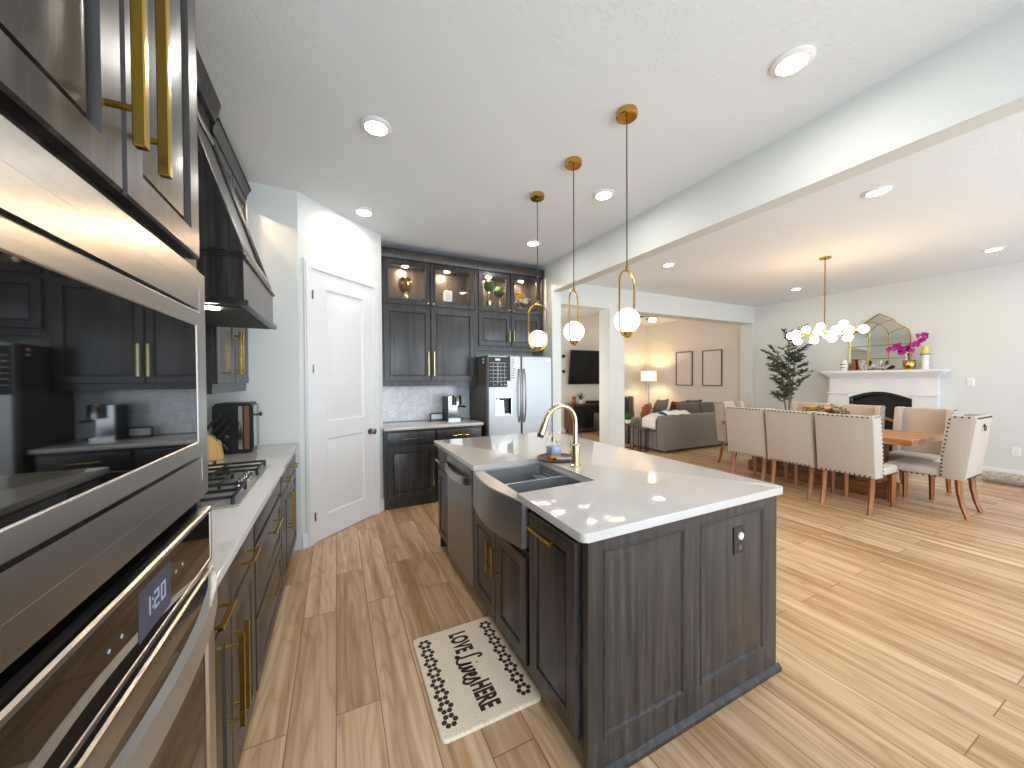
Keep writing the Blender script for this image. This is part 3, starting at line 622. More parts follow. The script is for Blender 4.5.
# refrigerator
t = thing('refrigerator', 'stainless french door refrigerator with water dispenser', 'refrigerator', (2.11, 4.4, 0))
b = MB(); b.box((1.655, 4.115, .02), (2.565, 4.74, 1.74)); b.box((1.68, 4.13, 0), (2.54, 4.7, .02)); part(t, 'body', b, plain('fridge_side_grey', '#5d5855', .4, .3))
YF = 4.05
for k, (x0, x1) in enumerate(((1.652, 2.106), (2.114, 2.568))):
    T = F_my(x0, 4.113, .665); w, h = x1-x0, 1.08
    b = MB(T); 
    if k == 0:                                           # door with dispenser recess
        b.rings(w, h, [(0, 0), (0, .05), (.012, .062)], False); o = .062
        us = [.012, .085, .325, w-.012]; vs = [.012, .325, .66, h-.012]
        for i in range(3):
            for j in range(3):
                if i == 1 and j == 1: continue
                b.poly([(us[i], vs[j], o), (us[i+1], vs[j], o), (us[i+1], vs[j+1], o), (us[i], vs[j+1], o)])
        d = part(t, 'door', b, M['steel2'])
        b = MB(T @ Matrix.Translation((.085, .325, 0))); b.rings(.24, .335, [(0, .062), (.004, .066), (.014, .066), (.016, .058)], False); b.box((.016, .225, .012), (.224, .321, .06)); sub(d, part(t, 'dispenser_housing', b, M['satin']))
        b = MB(T @ Matrix.Translation((.085, .325, 0))); b.rings(.24, .225, [(.0165, .057), (.02, .012)], True); sub(d, part(t, 'dispenser_cavity', b, M['black'], 'black recess'))
        b = MB(T); b.prism([(.17, .56), (.24, .56), (.225, .52), (.185, .52)], 2, .02, .055); sub(d, part(t, 'dispenser_nozzle', b, M['black']))
        b = MB(T); b.prism([(.125, .352), (.235, .352), (.225, .53), (.135, .53)], 2, .0125, .018); b.box((.115, .343, .013), (.30, .35, .05)); sub(d, part(t, 'dispenser_pad', b, M['chrome']))
    else:
        b.rings(w, h, [(0, 0), (0, .05), (.012, .062)]); d = part(t, 'door', b, M['steel2'])
        b = MB(T); b.box((w-.09, h-.06, .0622), (w-.03, h-.04, .0632)); sub(d, part(t, 'badge', b, M['chrome']))
    u = w-.03 if k == 0 else .03; n = 16
    b = MB(T); b.tube([(u, .24+.67*i/n, .066+.05*abs(math.sin(PI*i/n))**.5) for i in range(n+1)], .011, 10); sub(d, part(t, 'handle', b, M['steel2']))
T = F_my(1.652, 4.113, .05); b = MB(T); b.rings(.916, .60, [(0, 0), (0, .05), (.012, .062)]); d = part(t, 'freezer_drawer', b, M['steel2'])
b = MB(T); b.tube([(.08+.756*i/16, .54, .066+.05*abs(math.sin(PI*i/16))**.5) for i in range(17)], .011, 10); sub(d, part(t, 'handle', b, M['steel2']))
for z in (1.70, 1.66):
    b = MB(); b.cyl((1.6545, 4.2, z), (1.644, 4.2, z), .014); single('fridge_magnet', b, M['ceramic'], 'upper round white magnet on the refrigerator side' if z > 1.68 else 'lower round white magnet on the refrigerator side', 'magnet', (1.65, 4.2, z), 'round white magnets')
t = thing('calendar_board', 'black chalkboard wall calendar with white grid on the refrigerator door', 'calendar', (1.785, 4.048, 1.35))
T = F_my(1.662, 4.0505, 1.352); b = MB(T); b.box((0, 0, 0), (.243, .372, .006)); part(t, 'board', b, M['slate'])
b = MB(T); R = random.Random(5)
for i in range(6): b.box((.008, .07+.045*i, .0061), (.235, .0735+.045*i, .0066))
for i in range(1, 5): b.box((.008+.05*i, .012, .0061), (.0105+.05*i, .30, .0066))
b.box((.12, .05, .0061), (.124, .31, .0066)); b.box((.085, .325, .0061), (.15, .352, .0066))
for i in range(26):
    u, v = .02+.047*R.randint(0, 4), .026+.045*R.randint(0, 5); b.box((u, v, .0061), (u+R.uniform(.012, .03), v+.006, .0066))
part(t, 'chalk_marks', b, M['paper'])
t = thing('flyer', 'pale printed flyer pinned beside the calendar on the refrigerator', 'paper', (1.99, 4.049, 1.44)); T = F_my(1.955, 4.0505, 1.43)
b = MB(T); b.box((0, 0, 0), (.085, .30, .002)); part(t, 'sheet', b, M['paper'])
b = MB(T)
for i in range(9): b.box((.01, .03+.028*i, .0021), (.04+.03*R.random(), .042+.028*i, .0025))
part(t, 'print', b, M['printed'])
b = MB(); b.box((1.908, 4.0485, 1.43), (1.952, 4.0505, 1.735)); single('dark_flyer', b, M['slate'], 'narrow dark strip hung between calendar and pale flyer', 'paper', (1.93, 4.0505, 1.43))
# coffee machine and photo frame
CM = Matrix.Translation((1.355, 4.56, .9205))
t = thing('espresso_machine', 'polished steel espresso machine on the back counter', 'coffee machine', tuple(CM.translation))
b = MB(CM); b.prism([(-.09, 0), (.075, 0), (.075, .03), (.03, .035), (.03, .19), (.075, .20), (.075, .30), (.06, .315), (-.08, .315), (-.09, .30)], 1, -.12, .10); b.lathe([(.05, .2005), (.06, .205), (.06, .31), (.05, .325), (0, .326)], (.02, -.125, 0), 20); part(t, 'body', b, M['darkchrome'])
b = MB(CM); b.box((-.10, -.128, .0), (-.09, .10, .31)); b.box((.076, -.10, .002), (.11, .08, .03)); part(t, 'drip_tray', b, M['black'])
b = MB(CM); b.cyl((.05, -.02, .199), (.05, -.02, .165), .028); b.tube([(.05, -.02, .178), (.10, -.03, .178), (.165, -.045, .17)], [.01, .012, .014], 10); part(t, 'portafilter', b, M['black'])
b = MB(CM); b.cyl((.045, -.128, .23), (.045, -.121, .23), .03); part(t, 'dial', b, M['black'])
b = MB(CM); b.tube([(.06, .07, .20), (.09, .075, .17), (.10, .075, .06)], .005); part(t, 'steam_wand', b, M['chrome'])
t = thing('photo_frame', 'small black framed digital display left of the espresso machine', 'picture frame', (1.17, 4.62, .92)); T = F_my(1.075, 4.63, .9205)
b = MB(T); b.rings(.175, .095, [(0, 0), (0, .02), (.014, .02), (.014, .012)], False); b.poly([(0, 0, 0), (0, .095, 0), (.175, .095, 0), (.175, 0, 0)]); part(t, 'frame', b, M['black'])
b = MB(T); b.box((.014, .014, .008), (.161, .081, .012)); part(t, 'screen', b, M['paper'])
b = MB(); b.box((1.262, 4.60, .9205), (1.30-.05, 4.63, 1.0)) if False else b.lathe([(0, 0), (.018, 0), (.018, .075), (.008, .085), (0, .09)], (1.262, 4.66, .9205), 12); single('milk_frother', b, M['black'], 'small dark cylinder between the frame and the espresso machine', 'frother', (1.262, 4.66, .9205))
# ------------------------------------------------------------------ island
GI = 'charcoal cabinets in the island aisle side'
XI = .795
t = thing('kitchen_island', 'charcoal oak island body with two raised end panels facing the viewer', 'island', (1.37, 2.04, 0))
b = MB(); b.box((1.37, 1.035, 0), (1.92, 3.07, .885)); b.box((.795, 3.05, 0), (1.37, 3.07, .885)); b.box((.80, 1.045, 0), (1.37, 1.05, .885)); part(t, 'body', b, M['cab'])
T = F_my(.79, 1.045, 0); W = 1.155; b = MB(T)
us = [0, .065, .50, .59, 1.055, W]; vs = [0, .135, .835, .885]
o = .03
for i in range(5):
    for j in range(3):
        if j == 1 and i in (1, 3): continue
        b.box((us[i], vs[j], 0), (us[i+1], vs[j+1], o))
for (a, c) in ((.065, .50), (.59, 1.055)):
    q = MB(T @ Matrix.Translation((a, .135, 0))); q.bm.free(); q.bm = b.bm
    q.rings(c-a, .70, [(0, o), (.006, o+.005), (.013, o+.003), (.02, o-.006), (.028, o-.006), (.06, o-.001)])
part(t, 'end_panel', b, M['cab'], smooth=25)
b = MB(T); b.prism([(0, o+.0005), (0, o+.018), (.018, o+.018), (.032, o+.0005)], 0, -.0, W+.018); part(t, 'base_molding', b, M['cab'])
b = MB(); b.box((1.9205, 1.046, 0), (1.945, 3.07, .885)); part(t, 'back_panel', b, M['cab'])
t = thing('pullout_cabinet', 'charcoal island pull-out cabinet with a single tall door, nearest the viewer', 'cabinet', (1.08, 1.24, 0), 0, GI)
T = F_mx(XI, 1.443, 0); carcass(t, T, .388, .57)
d = raised(t, T @ Matrix.Translation((.022, .115, .001)), .352, .735); sub(d, bar_handle(t, T @ Matrix.Translation((.022, .115, .021)), .15, .69, .19, False, w=.014))
t = thing('sink_cabinet', 'charcoal island cabinet with paired doors under the farmhouse sink', 'cabinet', (1.08, 1.81, 0), 0, GI)
T = F_mx(XI, 2.168, 0); carcass(t, T, .72, .57, .64)
for k, (u0, w) in enumerate(((.008, .35), (.362, .35))):
    d = raised(t, T @ Matrix.Translation((u0, .115, .001)), w, .50); sub(d, bar_handle(t, T @ Matrix.Translation((u0, .115, .021)), w-.035 if k == 0 else .035, .35, .16, True))
t = thing('dishwasher', 'stainless dishwasher in the island beside the farmhouse sink', 'dishwasher', (1.08, 2.46, 0))
T = F_mx(XI, 2.755, 0); w = .58
b = MB(T); b.box((0, .10, -.55), (w, .87, 0)); b.box((.02, 0, -.5), (w-.02, .10, -.06)); part(t, 'body', b, M['black'])
b = MB(T); b.rings(w-.006, .775, [(0, 0), (0, .018), (.006, .024)], True); b.bm.transform(T.inverted()); b.bm.transform(T @ Matrix.Translation((.003, .095, .001))); d = part(t, 'door', b, M['steel2'])
n = 18; b = MB(T); b.tube([(.02+.54*i/n, .79-.016*math.sin(PI*i/n), .03+.04*abs(math.sin(PI*i/n))**.5) for i in range(n+1)], .012, flat=(.05, .014)); sub(d, part(t, 'handle', b, M['steel']))
t = thing('drawer_cabinet', 'narrow charcoal island cabinet with one drawer, at the far end by the dishwasher', 'cabinet', (1.08, 2.9, 0), 0, GI)
T = F_mx(XI, 3.048, 0); carcass(t, T, .288, .57)
d = slab(t, T @ Matrix.Translation((.004, .70, .001)), .28, .165); sub(d, bar_handle(t, T @ Matrix.Translation((.004, .70, .021)), .14, .08, .14, False, 'champ'))
raised(t, T @ Matrix.Translation((.004, .125, .001)), .28, .565, stile=.05)
# worktop with a cut-out for the sink
b = MB(); z0, z1 = .886, .92; x0, x1, y0, y1 = .746, 1.957, .985, 3.095; sx, sa, sb = 1.21, 1.485, 2.075; r = .022
out = []
def arc(cx, cy, a0): 
    return [(cx+r*math.cos(a0+PI/2*i/5), cy+r*math.sin(a0+PI/2*i/5)) for i in range(6)]
out = arc(x0+r, y0+r, PI)+arc(x1-r, y0+r, -PI/2)+arc(x1-r, y1-r, 0)+arc(x0+r, y1-r, PI/2)+[(x0, sb), (sx, sb), (sx, sa), (x0, sa)]
b.prism(out, 2, z0, z1)
bmesh.ops.bevel(b.bm, geom=[e for e in b.bm.edges if abs(e.verts[0].co.z-e.verts[1].co.z) < 1e-6], offset=.004, segments=2, affect='EDGES', profile=.5)
single('countertop', b, M['quartz'], 'large white quartz island countertop with a farmhouse sink cut-out', 'countertop', (1.35, 2.04, .886))
# farmhouse sink
t = thing('farmhouse_sink', 'stainless double-bowl farmhouse sink with a bowed apron front', 'sink', (.98, 1.78, .68))
ya, yb = 1.452, 2.112; n = 20
def bow(y): return .756-.046*math.sin(PI*(y-ya)/(yb-ya))
b = MB(); poly = [(bow(ya+(yb-ya)*i/n), ya+(yb-ya)*i/n) for i in range(n+1)]+[(.793, yb), (.793, ya)]
b.prism(poly, 2, .668, .884); part(t, 'apron', b, M['sink'])
b = MB(); ym = 1.742                                   # rim + bowls
ys = [sa+.001, 1.545, ym-.012, ym+.012, 2.035, sb-.001]; xs = [.80, 1.19]
def q(p): b.poly(p)
zr = .888; zb = .70
front = [(bow(min(max(y, ya), yb))+.004, y) for y in [sa+.001+(sb-sa-.002)*i/n for i in range(n+1)]]
b.prism(front+[(xs[0], sb-.001), (xs[0], sa+.001)], 2, .884, zr)
b.box((xs[1], sa+.001, .884), (sx-.001, sb-.001, zr))
for a, c in ((ys[0], ys[1]), (ys[2], ys[3]), (ys[4], ys[5])): b.box((xs[0], a, .884 if a != ys[2] else .72), (xs[1], c, zr-(.005 if a == ys[2] else 0)))
part(t, 'rim', b, M['sink'])
for a, c in ((ys[1], ys[2]), (ys[3], ys[4])):
    b = MB(); b.box((xs[0]+.001, a+.001, zb), (xs[1]-.001, c-.001, zr-.001))
    bmesh.ops.delete(b.bm, geom=[f for f in b.bm.faces if all(v.co.z > zr-.025 for v in f.verts)], context='FACES_ONLY')
    bmesh.ops.bevel(b.bm, geom=[e for e in b.bm.edges if min(e.verts[0].co.z, e.verts[1].co.z) < zb+.01], offset=.022, segments=3, affect='EDGES', profile=.5)
    b.lathe([(0, 0), (.03, 0), (.03, .003), (.02, .001), (0, .001)], ((xs[0]+xs[1])/2+.08, (a+c)/2, zb+.001), 16)
    part(t, 'bowl', b, M['bowl'])
b = MB()
for i in range(4): b.tube([(1.09, 1.82+.035*i, .85), (1.17, 1.82+.035*i, .85)], .0025, 6)
b.tube([(1.085, 1.80, .853), (1.175, 1.80, .853), (1.175, 1.95, .853), (1.085, 1.95, .853)], .0035, 6, True)
single('sink_rack', b, M['chrome'], 'small chrome wire rack hung in the far sink bowl', 'rack', (1.1, 1.87, .86))
# faucet
t = thing('faucet', 'tall brass gooseneck pull-down faucet behind the sink', 'faucet', (1.29, 1.775, .92)); K = Matrix.Translation((1.29, 1.775, .9205))
b = MB(K); b.lathe([(0, 0), (.031, 0), (.031, .012), (.025, .018), (.025, .13), (.0175, .14), (.0175, .15), (0, .15)], n=20); part(t, 'base', b, M['champ'])
dx = Vector((-.93, -.0, 0)); R_ = .108
b = MB(K); pts = [(0, 0, .1505), (0, 0, .262)]+[(-R_+R_*math.cos(PI*i/14*.90), 0, .262+R_*math.sin(PI*i/14*.93)) for i in range(15)]
b.tube(pts, .0142, 12); part(t, 'spout', b, M['champ'])
e = Vector(pts[-1]); dn = (e-Vector(pts[-2])).normalized()
b = MB(K); b.tube([e, e+dn*.025, e+dn*.08], [.0152, .018, .021], 14); sh = part(t, 'spray_head', b, M['champ'])
b = MB(K); b.tube([e+dn*.0805, e+dn*.098], [.019, .019], 14); sub(sh, part(t, 'nozzle', b, M['black']))
b = MB(K); b.cyl((0, .022, .075), (0, .045, .075), .012); b.tube([(0, .04, .075), (.01, .06, .09), (.02, .075, .13)], .0055); part(t, 'lever', b, M['champ'])
# tray, soap, brush
b = MB(Matrix.Translation((1.305, 2.0, .9205))); b.lathe([(0, 0), (.125, 0), (.135, .012), (.13, .014), (.12, .006), (0, .006)], n=32)
single('tray', b, M['walnut'], 'round dark wooden tray behind the faucet', 'tray', (1.305, 2.0, .92))
t = thing('soap_dispenser', 'square glass soap dispenser with blue soap and gold pump', 'soap dispenser', (1.315, 2.06, .927)); K = Matrix.Translation((1.315, 2.06, .927))
b = MB(K); b.box((-.04, -.04, 0), (.04, .04, .10), .006, 2); part(t, 'bottle', b, M['pane'])
b = MB(K); b.box((-.036, -.036, .004), (.036, .036, .068), .004, 2); part(t, 'liquid', b, M['liquid'])
b = MB(K); b.cyl((0, 0, .1005), (0, 0, .128), .016); b.cyl((0, 0, .128), (0, 0, .165), .006); b.tube([(0, 0, .163), (-.03, -.01, .163), (-.045, -.015, .155)], .006); part(t, 'pump', b, M['champ'])
b = MB(Matrix.Translation((1.245, 1.985, .9275))); b.tube([(0, 0, .01), (.03, -.012, .012), (.07, -.03, .012)], [.014, .012, .009]); 
single('sponge_holder', b, M['orange'], 'small amber scrubber on the wooden tray', 'scrubber', (1.245, 1.985, .927))
b = MB(Matrix.Translation((1.315, 1.93, .9275)) @ Matrix.Rotation(-.5, 4, 'Z')); b.box((-.055, -.022, 0), (.055, .022, .014), .006, 2)
single('soap_bar', b, M['liquid'], 'pale blue soap bar on the wooden tray beside the faucet', 'soap', (1.315, 1.93, .927))
# pop socket on the end panel
t = thing('power_outlet', 'dark bronze power outlet with a round white plug light on the island end', 'outlet', (1.64, 1.02, .71)); T = F_my(1.605, 1.0158, .648)
b = MB(T); b.rings(.075, .122, [(0, 0), (0, .004), (.004, .007)]); part(t, 'plate', b, M['bronze'])
b = MB(T); b.lathe([(0, 0), (.017, 0), (.016, .006), (0, .007)], (.0425, .082, .0072), 20); part(t, 'white_cap', b, M['ceramic'], 'round white cap')
b = MB(T)
for u, v in ((.033, .045), (.048, .045)): b.box((u-.002, v-.008, .0072), (u+.002, v+.008, .0078))
b.lathe([(.007, 0), (.012, 0), (.012, .0008), (.007, .0008)], (.0405, .028, .0072), 14); part(t, 'socket', b, M['nickel'])
# floor mat
t = thing('kitchen_mat', 'cream anti-fatigue mat with LOVE Lives HERE lettering before the sink cabinet', 'mat', (.59, 1.695, 0))
x0, x1, y0, y1 = .358, .822, 1.382, 2.008; K = Matrix.Translation((.59, 1.695, 0))
b = MB(); b.box((x0, y0, .0005), (x1, y1, .016)); 
bmesh.ops.bevel(b.bm, geom=[e for e in b.bm.edges if abs(e.verts[0].co.z-e.verts[1].co.z) > .005], offset=.025, segments=5, affect='EDGES', profile=.5)
bmesh.ops.bevel(b.bm, geom=[e for e in b.bm.edges if e.verts[0].co.z > .015 and e.verts[1].co.z > .015], offset=.006, segments=2, affect='EDGES', profile=.5)
part(t, 'pad', b, M['mat'])
hx = .0098; hf = .0120
def hexa(b, cx, cy, z, r):
    b.poly([(cx+r*math.cos(PI/3*i+PI/6), cy+r*math.sin(PI/3*i+PI/6), z) for i in range(6)])
for x in (.412, .762):
    b = MB()
    for k in range(8):
        cy = y0+.075+k*.0685
        for j in range(6): hexa(b, x+hf*2*math.cos(PI/3*j), cy+hf*2*math.sin(PI/3*j), .0164, hf*1.06)
    part(t, 'flower_border', b, M['ink'])
b = MB()                                                # faint hexagon mosaic
for i in range(23):
    for j in range(36):
        cx, cy = x0+.022+i*.0196+(.0098 if j % 2 else 0), y0+.016+j*.01697
        if cx < x1-.018 and cy < y1-.012: hexa(b, cx, cy, .0162, hx*.95)
part(t, 'hexagon_mosaic', b, plain('mat_tiles', '#eedcc4', .7))
def text(par, name, s, loc, rz, size, sx, mat, bold=0, ext=.0002):
    cu = bpy.data.curves.new(name, 'FONT'); cu.body = s; cu.size = size; cu.extrude = ext; cu.offset = bold; cu.align_x = 'CENTER'; cu.align_y = 'CENTER'; cu.space_character = 1.05
    o = bpy.data.objects.new('t', cu); C.objects.link(o); dg = bpy.context.evaluated_depsgraph_get(); me = bpy.data.meshes.new_from_object(o.evaluated_get(dg))
    bpy.data.objects.remove(o); bpy.data.curves.remove(cu)
    me.transform(Matrix.Translation(loc) @ Matrix.Rotation(rz, 4, 'Z') @ Matrix.Diagonal((sx, 1, 1, 1)))
    b = MB(); b.bm.from_mesh(me); bpy.data.meshes.remove(me); return part(par, name, b, mat, smooth=0)
text(t, 'lettering', 'LOVE', (.588, 1.872, .0168), -PI/2, .125, .50, M['ink'], .0055)
text(t, 'lettering', 'HERE', (.588, 1.512, .0168), -PI/2, .125, .50, M['ink'], .0055)
def stroke(b, pts, w, z):                                # ribbon along a smoothed pen path
    P = [Vector((p[0], p[1], 0)) for p in pts]; Q = []
    for i in range(len(P)-1):
        p0, p1, p2, p3 = P[max(i-1, 0)], P[i], P[i+1], P[min(i+2, len(P)-1)]
        for k in range(6):
            s = k/6; Q.append(.5*((2*p1)+(p2-p0)*s+(2*p0-5*p1+4*p2-p3)*s*s+(3*p1-p0-3*p2+p3)*s**3))
    Q.append(P[-1]); b.tube([(q.x, q.y, z) for q in Q], w, flat=(w, .0006))
SCRIPT = {'L': [(.30, .84), (.27, 1.0), (.17, .98), (.13, .72), (.12, .32), (.05, .06), (-.03, .06), (.02, .16), (.16, .05), (.30, .0), (.38, .1)],
          'i': [(.38, .1), (.46, .5), (.43, .12), (.5, .02), (.58, .15)], 'v': [(.58, .15), (.62, .5), (.66, .05), (.78, .35), (.76, .52), (.84, .45)],
          'e': [(.84, .2), (.96, .3), (.99, .47), (.92, .5), (.87, .2), (.95, .02), (1.06, .12)], 's': [(1.06, .12), (1.18, .55), (1.2, .4), (1.24, .1), (1.14, -.05), (1.02, .05)]}
b = MB(Matrix.Translation((.588, 1.685, 0)) @ Matrix.Rotation(-PI/2, 4, 'Z'))
for ch, pts in SCRIPT.items(): stroke(b, [((x-.62)*.145, (y-.45)*.13) for x, y in pts], .0125, .0172)
stroke(b, [((.49-.62)*.145, (.72-.45)*.12), ((.51-.62)*.145, (.77-.45)*.12)], .010, .0172)
part(t, 'lettering', b, M['ink'])
# ------------------------------------------------------------------ lights on the ceiling
def downlight(x, y, z, label, group):
    t = thing('ceiling_light', label, 'ceiling light', (x, y, z), 0, group)
    b = MB(); b.lathe([(.062, -.0005), (.092, -.0005), (.094, -.006), (.085, -.012), (.066, -.016), (.062, -.012)], (x, y, z), 32)
    bmesh.ops.delete(b.bm, geom=[f for f in b.bm.faces if len(f.verts) > 4], context='FACES'); part(t, 'trim_ring', b, M['chalk'])
    b = MB(); b.lathe([(0, -.004), (.064, -.004), (.064, -.011), (.04, -.016), (0, -.017)], (x, y, z), 28); part(t, 'lens', b, M['can'])
GK = 'recessed kitchen ceiling lights'; GD = 'recessed dining ceiling lights'
for x, y, lab in ((2.09, 1.03, 'large recessed ceiling light nearest the header, upper right'), (.24, 2.43, 'recessed ceiling light above the aisle before the pantry door'), (.25, 3.70, 'recessed ceiling light above the pantry door wall'),
                  (2.10, 2.47, 'recessed ceiling light between the first and second pendant cords'), (2.09, 3.70, 'recessed ceiling light over the refrigerator cabinet beside the third pendant cord')): downlight(x, y, ZC, lab, GK)
for x, y, lab in ((4.20, 1.42, 'recessed dining ceiling light nearest the header'), (4.21, 3.59, 'recessed dining ceiling light seen just beside the header, by the living room opening'), (7.46, 3.59, 'recessed dining ceiling light left of the chandelier rod'), (7.43, 1.42, 'recessed dining ceiling light at the right photo edge')): downlight(x, y, ZC, lab, GD)
# pendants
def pendant(y, rz, label):
    x = 1.58; t = thing('pendant_light', label, 'pendant light', (x, y, ZC), 0, 'three brass loop pendants over the island'); K = Matrix.Translation((x, y, 0))
    b = MB(K); b.lathe([(0, ZC-.0005), (.06, ZC-.0005), (.062, ZC-.006), (.062, ZC-.034), (.056, ZC-.04), (.008, ZC-.041), (0, ZC-.05)], n=28); part(t, 'canopy', b, M['gold'])
    b = MB(K); b.cyl((0, 0, ZC-.045), (0, 0, 2.115), .0035, n=8); part(t, 'cord', b, M['black'])
    L = K @ Matrix.Rotation(rz, 4, 'Z'); w = .083; b = MB(L); zt, zb = 2.10-w, 1.70+w
    pts = [(w*math.cos(PI*i/14), 0, zt+w*math.sin(PI*i/14)) for i in range(15)]+[(-w, 0, zt-(zt-zb)*k/4) for k in range(1, 4)]+[(w*math.cos(PI+PI*i/14), 0, zb+w*math.sin(PI+PI*i/14)) for i in range(15)]+[(w, 0, zb+(zt-zb)*k/4) for k in range(1, 4)]
    b.tube(pts, .006, 8, True); b.cyl((0, 0, 2.10), (0, 0, 2.125), .01); lp = part(t, 'loop', b, M['gold'])
    b = MB(L); b.lathe([(0, 1.703), (.02, 1.705), (.036, 1.731), (.034, 1.731), (0, 1.724)], n=20); sub(lp, part(t, 'cup', b, M['gold']))
    b = MB(L); b.ball((0, 0, 1.799), .074, n=28, m=18); part(t, 'globe', b, M['globe'])
pendant(1.65, PEND[0], 'brass loop pendant with glowing globe, nearest the viewer and highest in the photo'); pendant(2.19, PEND[1], 'middle brass loop pendant with glowing globe'); pendant(2.72, PEND[2], 'farthest brass loop pendant, in front of the refrigerator cabinets')
# ------------------------------------------------------------------ dining
t = thing('dining_table', 'honey oak dining table with a thick top and rustic plinth base', 'table', (6.02, 2.65, 0))
b = MB(); b.box((5.57, 1.58, .695), (6.47, 3.72, .765), .005); part(t, 'tabletop', b, M['oaky'])
for y in (2.05, 3.25):
    b = MB(); b.box((5.87, y-.11, .16), (6.13, y+.11, .60), .006); part(t, 'pedestal', b, M['rustic'])
    b = MB(); b.box((5.72, y-.12, .601), (6.32, y+.12, .694), .006); part(t, 'pedestal_cap', b, M['rustic'])
b = MB(); b.box((5.82, 1.85, .0), (6.16, 3.45, .159), .008); part(t, 'plinth', b, M['rustic'])
# wing-back dining chair, built once facing +y
def make_chair(label, loc, rz, group, ring=False):
    t = thing('dining_chair', label, 'chair', loc, rz, group); I = Matrix()
    def P(n, b, m, **k): return part(t, n, b, m, local=True, **k)
    hw = .25
    b = MB(); b.box((-hw+.012, -.235, .385), (hw-.012, .285, .475), .03, 3)
    for v in b.bm.verts:
        if v.co.z > .45: v.co.z += .02*max(0, 1-(v.co.x/.24)**2)*max(0, 1-((v.co.y-.03)/.27)**2)
    P('seat', b, M['linen'])
    b = MB(); b.prism([(-.245, .40), (-.315, .395), (-.385, 1.03), (-.375, 1.045), (-.325, 1.045), (-.315, 1.03)], 0, -hw, hw)
    bmesh.ops.bevel(b.bm, geom=b.bm.edges[:], offset=.008, segments=2, affect='EDGES', profile=.5); P('backrest', b, M['linen'])
    for s in (-1, 1):
        b = MB(); x0, x1 = (hw-.05)*s, (hw+.004)*s
        b.prism([(-.305, .388), (-.14, .388), (-.145, .60), (-.17, .86), (-.20, 1.035), (-.215, 1.048), (-.372, 1.048)], 0, min(x0, x1), max(x0, x1))
        bmesh.ops.bevel(b.bm, geom=b.bm.edges[:], offset=.007, segments=2, affect='EDGES', profile=.5); P('wing', b, M['linen'])
    b = MB()
    def nl(p, q, n, nor):
        p, q, nor = Vector(p), Vector(q), Vector(nor).normalized()
        for i in range(n):
            c = p+(q-p)*(i+.5)/n; T = nor.to_track_quat('Z', 'Y').to_matrix().to_4x4()
            b.lathe([(.0095, -.001), (.008, .004), (0, .006)], c, 6, T)
    nb = Vector((0, -.65, -.07)); 
    for s in (-1, 1):
        nl((s*(hw+.004), -.152, .40), (s*(hw+.004), -.157, .60), 5, (s, 0, 0)); nl((s*(hw+.004), -.157, .60), (s*(hw+.004), -.212, 1.03), 10, (s, 0, 0))
        nl((s*(hw+.004), -.222, 1.036), (s*(hw+.004), -.36, 1.036), 3, (s, 0, 0))
        nl((s*(hw-.011), -.13, .392), (s*(hw-.011), .26, .392), 9, (s, 0, 0))
    nl((-hw+.02, -.3845, 1.03), (hw-.02, -.3845, 1.03), 11, nb); nl((-hw+.02, -.3165, .408), (hw-.02, -.3165, .408), 11, nb); nl((-hw+.03, .286, .40), (hw-.03, .286, .40), 11, (0, 1, 0))
    P('nailhead_trim', b, M['nail'])
    for s in (-1, 1):
        b = MB(); x = s*.205; b.tube([(x, -.26, .394), (x, -.268, .25), (x, -.29, .12), (x, -.325, .0)], [.028, .026, .023, .02], 4); P('leg', b, M['legwood'])
        b = MB(); b.tube([(x, .245, .384), (x, .245, .0)], [.03, .021], 4); P('leg', b, M['legwood'])
    if ring:
        b = MB(); b.lathe([(0, 0), (.016, 0), (.014, .006), (0, .01)], (0, -.379, .95), 14, Matrix.Rotation(PI/2+.1, 4, 'X'))
        b.tube([(.028*math.sin(2*PI*i/16), -.389+.002, .925+.028*math.cos(2*PI*i/16)) for i in range(16)], .004, 6, True); P('ring_pull', b, M['nail'])
    return t
GC1 = 'wing chairs with their backs to the island'; GC2 = 'wing chairs on the fireplace side of the table'; GC3 = 'wing chairs at the table ends'
ch = make_chair('beige wing-back dining chair on the island side, nearest the viewer', (5.31, 1.93, 0), -PI/2, GC1)
dup(ch, (5.33, 2.475, 0), -PI/2, 'middle of the three beige wing-back chairs on the island side'); dup(ch, (5.345, 3.01, 0), -PI/2, 'beige wing-back dining chair on the island side, farthest from the viewer')
dup(ch, (6.54, 1.83, 0), PI/2, 'beige wing-back chair on the fireplace side nearest the right table corner', GC2); dup(ch, (6.54, 2.48, 0), PI/2, 'beige wing-back chair on the fireplace side, in front of the fire opening', GC2)
dup(ch, (6.54, 3.06, 0), PI/2, 'beige wing-back chair on the fireplace side, before the olive tree', GC2)
make_chair('beige wing-back chair with a ring pull at the near right table end', (5.95, 1.56, 0), 0, GC3, True)
dup(ch, (6.04, 3.62, 0), PI, 'beige wing-back chair at the far table end beside the sofa', GC3)
